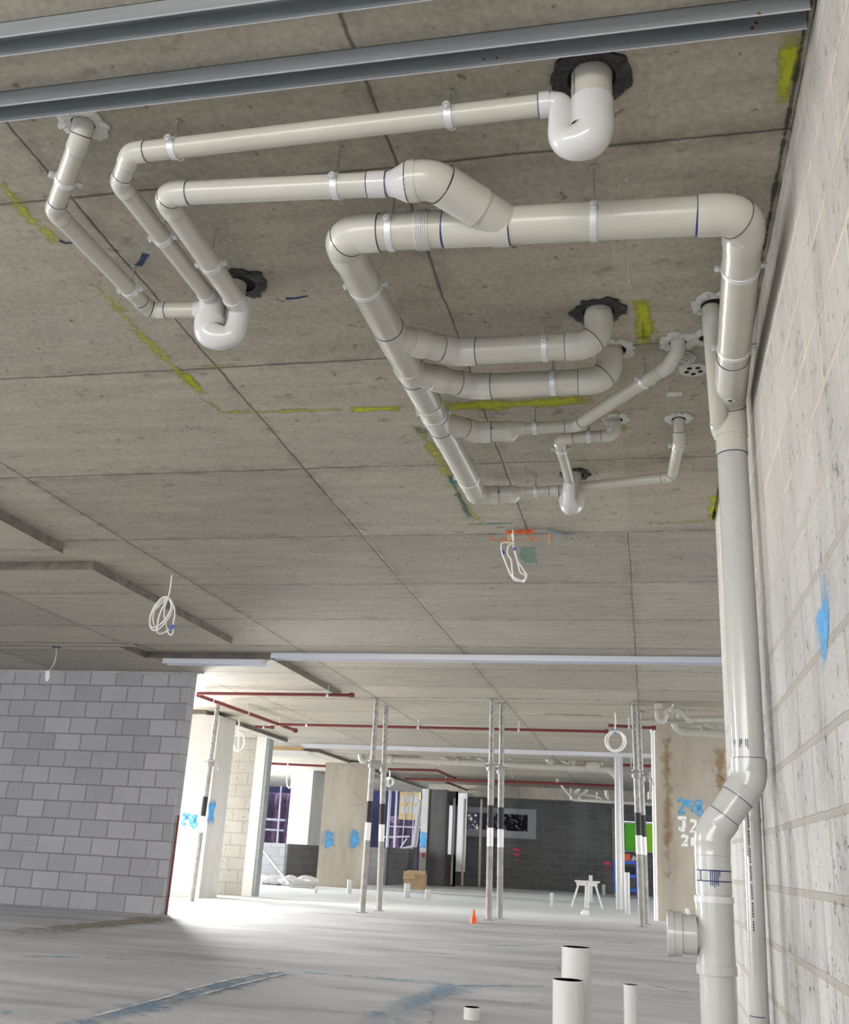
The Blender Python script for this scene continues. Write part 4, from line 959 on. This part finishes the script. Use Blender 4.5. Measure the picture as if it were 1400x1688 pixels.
def fstub(label, bx, by, ty, w_, **k): 
    p = fl(bx, by); return stub(label, bx, p.y, w_, ty, **k)
fstub('white floor pipe in front of the brown column', 577, 1473, 1450, 8)
fstub('tiny white floor pipe at the left foot of the brown column', 521, 1473, 1465, 5)
fstub('white floor pipe in front of the cardboard box', 672, 1480, 1456, 10)
fstub('short white floor pipe right of the cardboard box', 706, 1483, 1466, 10)
fstub('capped slim floor pipe left of the trestle', 910, 1494, 1473, 5, cap=True)
fstub('tall slim floor pipe right of the tall white pipe', 1034, 1507, 1438, 8)
fstub('floor pipe behind the trestle by the dark wall', 995, 1476, 1458, 6)
fstub('floor pipe poking up behind the trestle top', 974, 1487, 1443, 6)
fstub('pale square floor pipe at the foot of the dark wall', 1012, 1467, 1454, 6)

# ------------------------------------------------------------------ loose things
p = fl(680, 1466); cbx = thing('cardboard_box', 'open brown cardboard box on the pale floor', 'box', (p.x, p.y, p.z)); Yx = p.y
x0, x1, x2 = at_y(665, 1460, Yx).x, at_y(684, 1460, Yx).x, at_y(697, 1460, Yx).x; zt = at_y(680, 1441, Yx).z
MB().box(x0, x2, Yx, Yx+.45, p.z, zt).build('carton', M['card'], cbx, smooth=False)
MB().obox(((x0+x1)/2, Yx-.05, zt-.03), ((x1-x0)/2, 0, 0), (0, .03, .09), (0, .006, -.003)).build('flap', M['card'], cbx, smooth=False)
MB().obox(((x0+x2)/2, Yx+.3, zt+.03), ((x2-x0)/2, 0, 0), (0, .05, .05), (0, .004, -.004)).build('flap', M['card'], cbx, smooth=False)
# trestle
p = fl(970, 1497); Yt = p.y; z0 = p.z; tp = at_y(968, 1452, Yt).z
tr_ = thing('trestle', 'small white four-legged trestle on the pale floor', 'trestle', (p.x, Yt, z0))
xl, xr = at_y(948, 1450, Yt).x, at_y(988, 1450, Yt).x
MB().box(xl, xr, Yt-.06, Yt+.28, tp-.03, tp).build('top_board', M['white'], tr_, smooth=False)
MB().box(xl+.03, xr-.03, Yt-.04, Yt-.02, tp-.09, tp-.03).build('apron', M['white'], tr_, smooth=False)
for tx0, ty0, bx0, by0 in ((xl+.08, 0, -.14, -.05), (xr-.08, 0, .14, -.05), (xl+.2, .2, -.02, .25), ((xl+xr)/2+.02, -.04, 0, -.12)):
    a = Vector((tx0, Yt+ty0, tp-.03)); b = Vector((tx0+bx0, Yt+by0, z0)); MB().tube([a, b], .018, 8).build('leg', M['white'], tr_)
for bx in (948, 984): q = at_y(bx, 1484, Yt); MB().obox(q, (.04, 0, 0), (0, .02, 0), (0, 0, .01)).build('foot_bracket', M['galv'], tr_)
# crumpled rag
p = fl(965, 1511); q = MB()
for i in range(9):
    a1 = random.uniform(0, 6.28); a2 = random.uniform(.2, 1.3); d = Vector((math.cos(a1)*math.cos(a2), math.sin(a1)*math.cos(a2), math.sin(a2)))*.06
    c = p+Vector((random.uniform(-.03, .03), random.uniform(-.02, .02), .055)); q.tube([c-d*.7, c-d*.4, c+d*.4, c+d*.7], [.01, .035, .035, .01], 7)
tag(q.build('crumpled_sheet', M['sheet']), 'crumpled white scrap on the floor in front of the trestle', 'scrap')
# orange bottle
p = fl(781, 1522); ob = thing('marker_bottle', 'small orange-red marker bottle on the floor before the central props', 'bottle', p)
MB().tube([p, p+Vector((0, 0, .06)), p+Vector((0, 0, .085)), p+Vector((0, 0, .10))], [.045, .042, .02, .02], 16).build('body', M['orange'], ob); MB().tube([p+Vector((0, 0, .10)), p+Vector((0, 0, .15))], [.02, .015], 12).build('nozzle', M['orange'], ob)
# red rod against wall end
a = fl(279, 1500); MBr = MB().tube([(-5.43, 11.52, 0.0), (-5.42, 11.5, 1.1)], .012, 6)
tag(MBr.build('steel_rod', M['red']), 'rusty red steel rod leaning against the left wall end', 'rod')
# trolley
Yk = 28.4; kx0, kx1 = at_y(1028, 1440, Yk).x, at_y(1052, 1440, Yk).x; kb = zf(kx0, Yk)
tk = thing('tool_trolley', 'blue three-shelf tool trolley before the green boards', 'trolley', (kx0, Yk, kb))
for zz_ in (.22, .56, .90): MB().box(kx0-.25, kx1, Yk, Yk+.5, zz_-.05, zz_+.03).build('shelf', M['blue'], tk, smooth=False)
for x in (kx0-.23, kx1-.03):
    for y in (Yk+.02, Yk+.48): MB().tube([(x, y, .12), (x, y, .95)], .025, 8).build('post', M['blue'], tk); MB().tube([(x-.02, y, kb+.05), (x+.02, y, kb+.05)], .05, 12).build('caster', M['galv'], tk)
tag(MB().box(kx0-.05, kx1-.2, Yk+.05, Yk+.4, .93, 1.10).build('tool_case', M['orange'], smooth=False), 'orange tool case on top of the blue trolley', 'case')
tag(MB().tube([(kx1-.15, Yk+.2, .93), (kx1-.1, Yk+.2, 1.02), (kx1-.05, Yk+.2, .96)], .05, 8).build('white_cloth', M['white']), 'white rag on the top shelf of the blue trolley', 'rag')
tag(MB().box(kx0, kx0+.3, Yk+.1, Yk+.4, .60, .78).build('tool_bag', M['black'], smooth=False), 'black tool bag on the middle shelf of the blue trolley', 'bag')
# debris
p = fl(410, 1458); q = MB(); Yq = 22.6
for i in range(16):
    x = at_y(412+i*6, 1450, Yq).x; q.tube(smooth_path([Vector((x-.2, Yq+random.uniform(0, .5), random.uniform(.02, .1))), Vector((x, Yq+random.uniform(0, .3), random.uniform(.08, .16))), Vector((x+.25, Yq+random.uniform(0, .5), random.uniform(.02, .12)))]), random.uniform(.05, .09), 8)
o = q.build('plastic_sheet_heap', M['sheet']); tag(o, 'heap of crumpled white plastic sheeting before the low wall', 'plastic sheet'); 
for i, (x0, x1, zz_) in enumerate(((486, 522, .10), (480, 518, .03))):
    a_, b_2 = at_y(x0, 1450, 22.0), at_y(x1, 1452, 22.0); a_.z = zz_; b_2.z = zz_
    tag(MB().tube([a_, b_2], .045, 10).build('loose_pipe', M['pvcg']), 'grey pipe lying %s the sheeting heap at far left' % ('on top beside' if i == 0 else 'flat on the floor beside'), 'pipe')
a_, b_2 = at_y(414, 1376, 23.0), at_y(479, 1446, 22.4); b_2.z = .05
rk = thing('raking_prop', 'slanting steel brace tube leaning down before the low wall', 'brace', b_2)
MB().tube([a_, b_2], .03, 10).build('tube', M['galvb'], rk); MB().obox(b_2, (.1, 0, 0), (0, .08, 0), (0, 0, .01)).build('base_plate', M['galvb'], rk)
# scaffold and nets outside
YS = 33.5
def net(label, x0, x1, Y, z0, z1, mt):
    n = MB(); nx, nz = 14, 10
    for k in range(nz+1):
        for i in range(nx+1):
            n.v.append((x0+(x1-x0)*i/nx, Y+.10*math.sin(i*1.3)+.06*math.sin(k*1.9+i), z0+(z1-z0)*k/nz))
    for k in range(nz):
        for i in range(nx): b = k*(nx+1)+i; n.f.append((b, b+1, b+nx+2, b+nx+1))
    o = n.build('debris_net', mt); so_ = o.modifiers.new('thick', 'SOLIDIFY'); so_.thickness = .01
    tag(o, label, 'safety net'); return o
net('dark navy debris net outside the far left openings', -18, -7.0, YS+1.5, -.4, 3.6, M['net'])
fc = thing('neighbour_building', 'cream building glimpsed through the scaffold', 'building', (-9, 40, 0))
nm_ = mat('purple_mesh_brick', (.05, .035, .11), .9, col2=(.2, .12, .15), nscale=8)
net('purple-brown mesh sheet hanging on the scaffold behind the first props', -8.6, -7.0, YS+.9, -.4, 2.0, nm_)
net('brown-lit mesh sheet on the scaffold at far left', -13.2, -12.0, YS+.8, -.4, 2.6, nm_)
fx0, fx1 = at_y(660, 1300, YS+.6), at_y(690, 1352, YS+.6)
MB().box(fx0.x, fx1.x, YS+.6, YS+.8, fx1.z, fx0.z+.25).build('cream_wall', M['facade'], fc, smooth=False)
for i in range(2):
    for j in range(4): MB().box(fx0.x+.08+j*.15, fx0.x+.17+j*.15, YS+.58, YS+.6, fx1.z+.2+i*.35, fx1.z+.42+i*.35).build('window', M['label'], fc, smooth=False)
sg = 'scaffold tubes outside the far openings'
sgm = mat('scaffold_steel', (.6, .6, .66), .4, .3)
def tube_thing(pa, pb, Y, r, label, name='scaffold_tube'):
    a_, b_ = at_y(*pa, Y), at_y(*pb, Y)
    if abs(a_.x-b_.x) < .35 and abs(a_.z-b_.z) > .8: d_ = (b_-a_)/(b_.z-a_.z); b_ = a_+d_*(-.4-a_.z); a_ = a_+d_*(3.9-a_.z)
    o = MB().tube([a_, b_], r, 8).build(name, sgm); tag(o, label, 'scaffold tube', sg)
for i, (a_, b_2, r, l) in enumerate([((435, 1300), (420, 1400), .045, 'bright vertical scaffold tube left in the left opening'), ((463, 1310), (457, 1392), .035, 'vertical scaffold tube beside the white column, left opening'),
    ((418, 1349), (470, 1352), .04, 'upper ledger tube across the left opening'), ((418, 1366), (468, 1369), .03, 'lower ledger tube across the left opening'), ((425, 1300), (412, 1395), .03, 'thin leftmost scaffold tube'),
    ((522, 1300), (515, 1396), .035, 'vertical scaffold tube between white column and brown column'), ((508, 1351), (536, 1353), .035, 'upper ledger tube right of the white column'), ((506, 1376), (533, 1378), .025, 'lower ledger tube right of the white column'),
    ((643, 1312), (638, 1396), .05, 'thick bright standard behind the first props'), ((654, 1310), (650, 1396), .035, 'second standard behind the first props'), ((670, 1305), (664, 1380), .012, 'thin standard against the cream building'),
    ((684, 1305), (681, 1360), .012, 'thin standard next to the core wall'), ((640, 1362), (694, 1364), .025, 'upper ledger tube behind the first props'), ((630, 1380), (675, 1379), .03, 'lower ledger tube behind the first props'), ((671, 1382), (660, 1398), .025, 'short slanting scaffold brace')]):
    tube_thing(a_, b_2, YS, r, l)
tag(MB().tube([at_y(694, 1318, YS-.5), at_y(683, 1395, YS-.5), at_y(668, 1398, YS-.5), at_y(668, 1398, YS-.5)-Vector((0, 0, 1.25))], .09, 12).build('rubbish_chute', M['pvcg']), 'pale slanting pipe with a foot beside the core wall outside', 'pipe')
ex = net('dark bank with painted-in sun flecks seen through the small far opening', -5.5, -1.6, YF+1.2, 0, 3.2, M['ext'])
ex.name = 'sun_fleck_mesh'; ex['category'] = 'shadecloth'  # mesh panel outside the opening, sun flecks painted into its colour
# slot light
tag(MB().box(-6.2, -5.2, YC+1.0, YC+1.05, .4, 2.6).build('pale_board', M['label'], smooth=False), 'pale board seen through the narrow slot in the dark core wall', 'board')
# green boards
gy = YF+.6; ga, gb_, gc, gd = at_y(1028, 1380, gy).x, at_y(1049, 1380, gy).x, at_y(1062, 1380, gy).x, at_y(1088, 1380, gy).x
gz0, gz1 = at_y(1050, 1403, gy).z, at_y(1050, 1358, gy).z
for x0, x1, mt_, l in ((ga-.3, gb_, M['green'], 'green board with white edge in the left of the right far opening'), (gc, gd+.4, M['lime'], 'yellow-green board with white edge in the right of the far opening')):
    t = thing('hoarding_board', l, 'board', (x0, gy, gz0)); MB().box(x0, x1, gy, gy+.05, gz0, gz1).build('panel', mt_, t, smooth=False)
    MB().box(x0-.05, x1+.05, gy+.02, gy+.07, gz0-.05, gz1+.05).build('white_border', M['label'], t, smooth=False)
    MB().box((x0+x1)/2-.02, (x0+x1)/2+.02, gy-.01, gy, gz0, gz1).build('rib', mat('dark_green', (.03, .25, .02), .6), t, smooth=False)
bf = thing('window_frame', 'black steel frame round the green boards', 'frame', (ga, gy, gz0))
MB().box(ga-.6, gd+.8, gy-.05, gy+.1, gz0-.30, gz0-.06).build('bottom_rail', M['black'], bf, smooth=False); MB().box(ga-.6, gd+.8, gy-.05, gy+.1, gz1+.06, gz1+.2).build('top_rail', M['black'], bf, smooth=False)
MB().box(gb_+.05, gc-.05, gy-.05, gy+.1, gz0-.2, gz1+.1).build('post', M['black'], bf, smooth=False)

# ------------------------------------------------------------------ painted marks on the soffit, walls and floor
def cm(pts, wd, k, name='spray_mark'): ribbon(name, [at_z(x, y, H) for x, y in pts], wd*(1.7 if k in ('yel', 'yelf') else 1), (0, 0, -1), P[k], ceiling, .0015)
cm([(1309, 50), (1303, 90), (1299, 125), (1286, 178)], .036, 'yel'); cm([(940, 105), (905, 165)], .07, 'yelf')
cm([(-20, 270), (30, 340), (105, 412)], .05, 'yelf'); cm([(145, 455), (240, 560), (335, 650)], .05, 'yelf'); cm([(300, 612), (338, 652)], .035, 'yel'); cm([(335, 655), (368, 680), (480, 677), (570, 675)], .035, 'yelf')
cm([(575, 675), (640, 673), (670, 674)], .04, 'yel'); cm([(712, 671), (800, 668), (900, 664), (985, 656)], .075, 'yel'); cm([(985, 656), (1072, 650)], .05, 'yelf')
cm([(300, 605), (400, 600)], .025, 'yelf'); cm([(396, 600), (402, 616)], .03, 'yelf')
cm([(1057, 490), (1062, 530), (1062, 570)], .05, 'yel'); cm([(1055, 486), (1090, 483), (1140, 482)], .06, 'yelf'); cm([(1165, 482), (1192, 480)], .05, 'yelf'); cm([(1058, 530), (1062, 580)], .12, 'yelf')
cm([(682, 695), (720, 750), (770, 840), (802, 866)], .06, 'yelf'); cm([(690, 700), (700, 720)], .08, 'tea'); cm([(740, 780), (775, 855)], .05, 'tea'); cm([(770, 864), (850, 862)], .03, 'tea')
cm([(1108, 657), (1180, 655)], .06, 'yelf'); cm([(1022, 668), (1020, 725)], .08, 'yelf'); cm([(1020, 722), (1056, 722)], .04, 'yelf'); cm([(1058, 863), (1120, 861), (1180, 858)], .05, 'yelf'); cm([(1178, 815), (1178, 858)], .05, 'yel')
cm([(850, 779), (895, 779)], .06, 'yelf'); cm([(970, 775), (1030, 770)], .06, 'yelf')
cm([(808, 884), (812, 890), (826, 893), (832, 886)], .03, 'org'); cm([(868, 880), (874, 892), (884, 890), (884, 882)], .025, 'org'); cm([(905, 880), (907, 890)], .025, 'org'); cm([(830, 893), (850, 890), (868, 892)], .025, 'org')
for i in range(4): cm([(862+i*6, 902), (858+i*7, 918), (868+i*6, 928)], .025, 'grn', 'green_scribble')
cm([(98, 396), (108, 400), (120, 400)], .016, 'nav', 'blue_fleck'); cm([(228, 438), (234, 430), (241, 417)], .03, 'nav', 'blue_fleck'); cm([(471, 492), (490, 491), (508, 487)], .016, 'nav', 'blue_fleck')
cm([(1020, 300), (1030, 370), (1038, 470)], .012, 'scr', 'scratch'); cm([(1030, 290), (1040, 310), (1046, 330)], .01, 'scr', 'scratch'); cm([(1038, 470), (1020, 452)], .01, 'scr', 'scratch'); cm([(1040, 470), (1048, 450)], .01, 'scr', 'scratch')
cm([(340, 366), (380, 395), (412, 422)], .012, 'scr', 'scratch')
cm([(1060, 200), (1078, 210)], .02, 'rust', 'rust_mark')
cm([(560, 1150), (760, 1150), (1190, 1158)], .14, 'drk', 'stain'); cm([(880, 1176), (1000, 1180)], .2, 'rust', 'rust_mark')
cm([(1040, 1165), (1190, 1176)], .5, 'drk', 'stain')
cm([(1090, 1168), (1195, 1172)], .4, 'rust', 'rust_mark')
for y in (832, 834): cm([(410, y+8), (440, y+12), (480, y+14)], .012, 'drk', 'stain')
for pts in ([(60, 325), (130, 318)], [(95, 318), (160, 300)], [(420, 385), (440, 392)], [(1110, 520), (1150, 505)], [(850, 700), (900, 712)]): cm(pts, .03, 'drk', 'stain')
def fm(pts, wd, k, name='floor_mark'): 
    ribbon(name, [fl(x, y) for x, y in pts], wd, (0, 0, 1), P[k], floor, .004)
fm([(155, 1676), (280, 1643), (300, 1635), (380, 1615), (460, 1601)], .035, 'wht', 'chalk_line'); fm([(330, 1641), (400, 1622), (470, 1606)], .035, 'wht', 'chalk_line')
fm([(90, 1700), (280, 1650), (400, 1618), (480, 1602)], .30, 'bluf', 'blue_smear'); fm([(-20, 1672), (40, 1672)], .2, 'bluf', 'blue_smear'); fm([(20, 1578), (90, 1577), (150, 1580)], .12, 'bluf', 'blue_smear')
fm([(480, 1602), (600, 1611), (760, 1625), (910, 1626)], .10, 'bluf', 'blue_smear'); fm([(610, 1690), (700, 1648), (770, 1622)], .35, 'bluf', 'blue_smear'); fm([(800, 1560), (900, 1558)], .12, 'bluf', 'blue_smear'); fm([(990, 1665), (1030, 1668)], .07, 'bluf', 'blue_smear'); fm([(860, 1655), (900, 1650)], .06, 'bluf', 'blue_smear')
fm([(870, 1547), (980, 1552), (1060, 1556)], .10, 'redf', 'red_smear')
fm([(120, 1576), (300, 1590), (470, 1600)], .07, 'drk', 'stain'); fm([(690, 1665), (760, 1663)], .03, 'drk', 'stain'); fm([(710, 1690), (715, 1670), (700, 1664)], .05, 'drk', 'stain'); fm([(1050, 1620), (1150, 1640)], .15, 'drk', 'stain')
fm([(370, 1648), (385, 1645), (405, 1648)], .10, 'drk', 'stain'); fm([(880, 1582), (915, 1590), (930, 1605)], .03, 'drk', 'stain')
fm([(420, 1500), (600, 1510), (800, 1530), (1000, 1534), (1150, 1542)], .14, 'drk', 'stain')
fm([(-20, 1538), (60, 1535), (160, 1526), (300, 1512)], .7, 'mud', 'mud_patch')
# right wall marks
wr = bpy.data.objects['wall_right']
ribbon('edge_crack', [Vector((.435, y_, H)) for y_ in (1.2, 2.0, 3.0, 4.0, 5.0, 6.1)], .022, (0, 0, -1), P['crk'], ceiling, .0015)
ribbon('edge_crack', [Vector((.45, y_, H-.012)) for y_ in (1.2, 2.0, 3.0, 4.0, 5.0, 6.1)], .02, (-1, 0, 0), P['crk'], wr)
ribbon('spray_patch', [at_x(1360, 935, .45), at_x(1362, 1010, .45), at_x(1350, 1078, .45)], .16, (-1, 0, 0), P['blu'], wr)
ribbon('spray_patch', [at_x(1252, 1340, .45), at_x(1255, 1378, .45)], .05, (-1, 0, 0), P['blu'], wr)
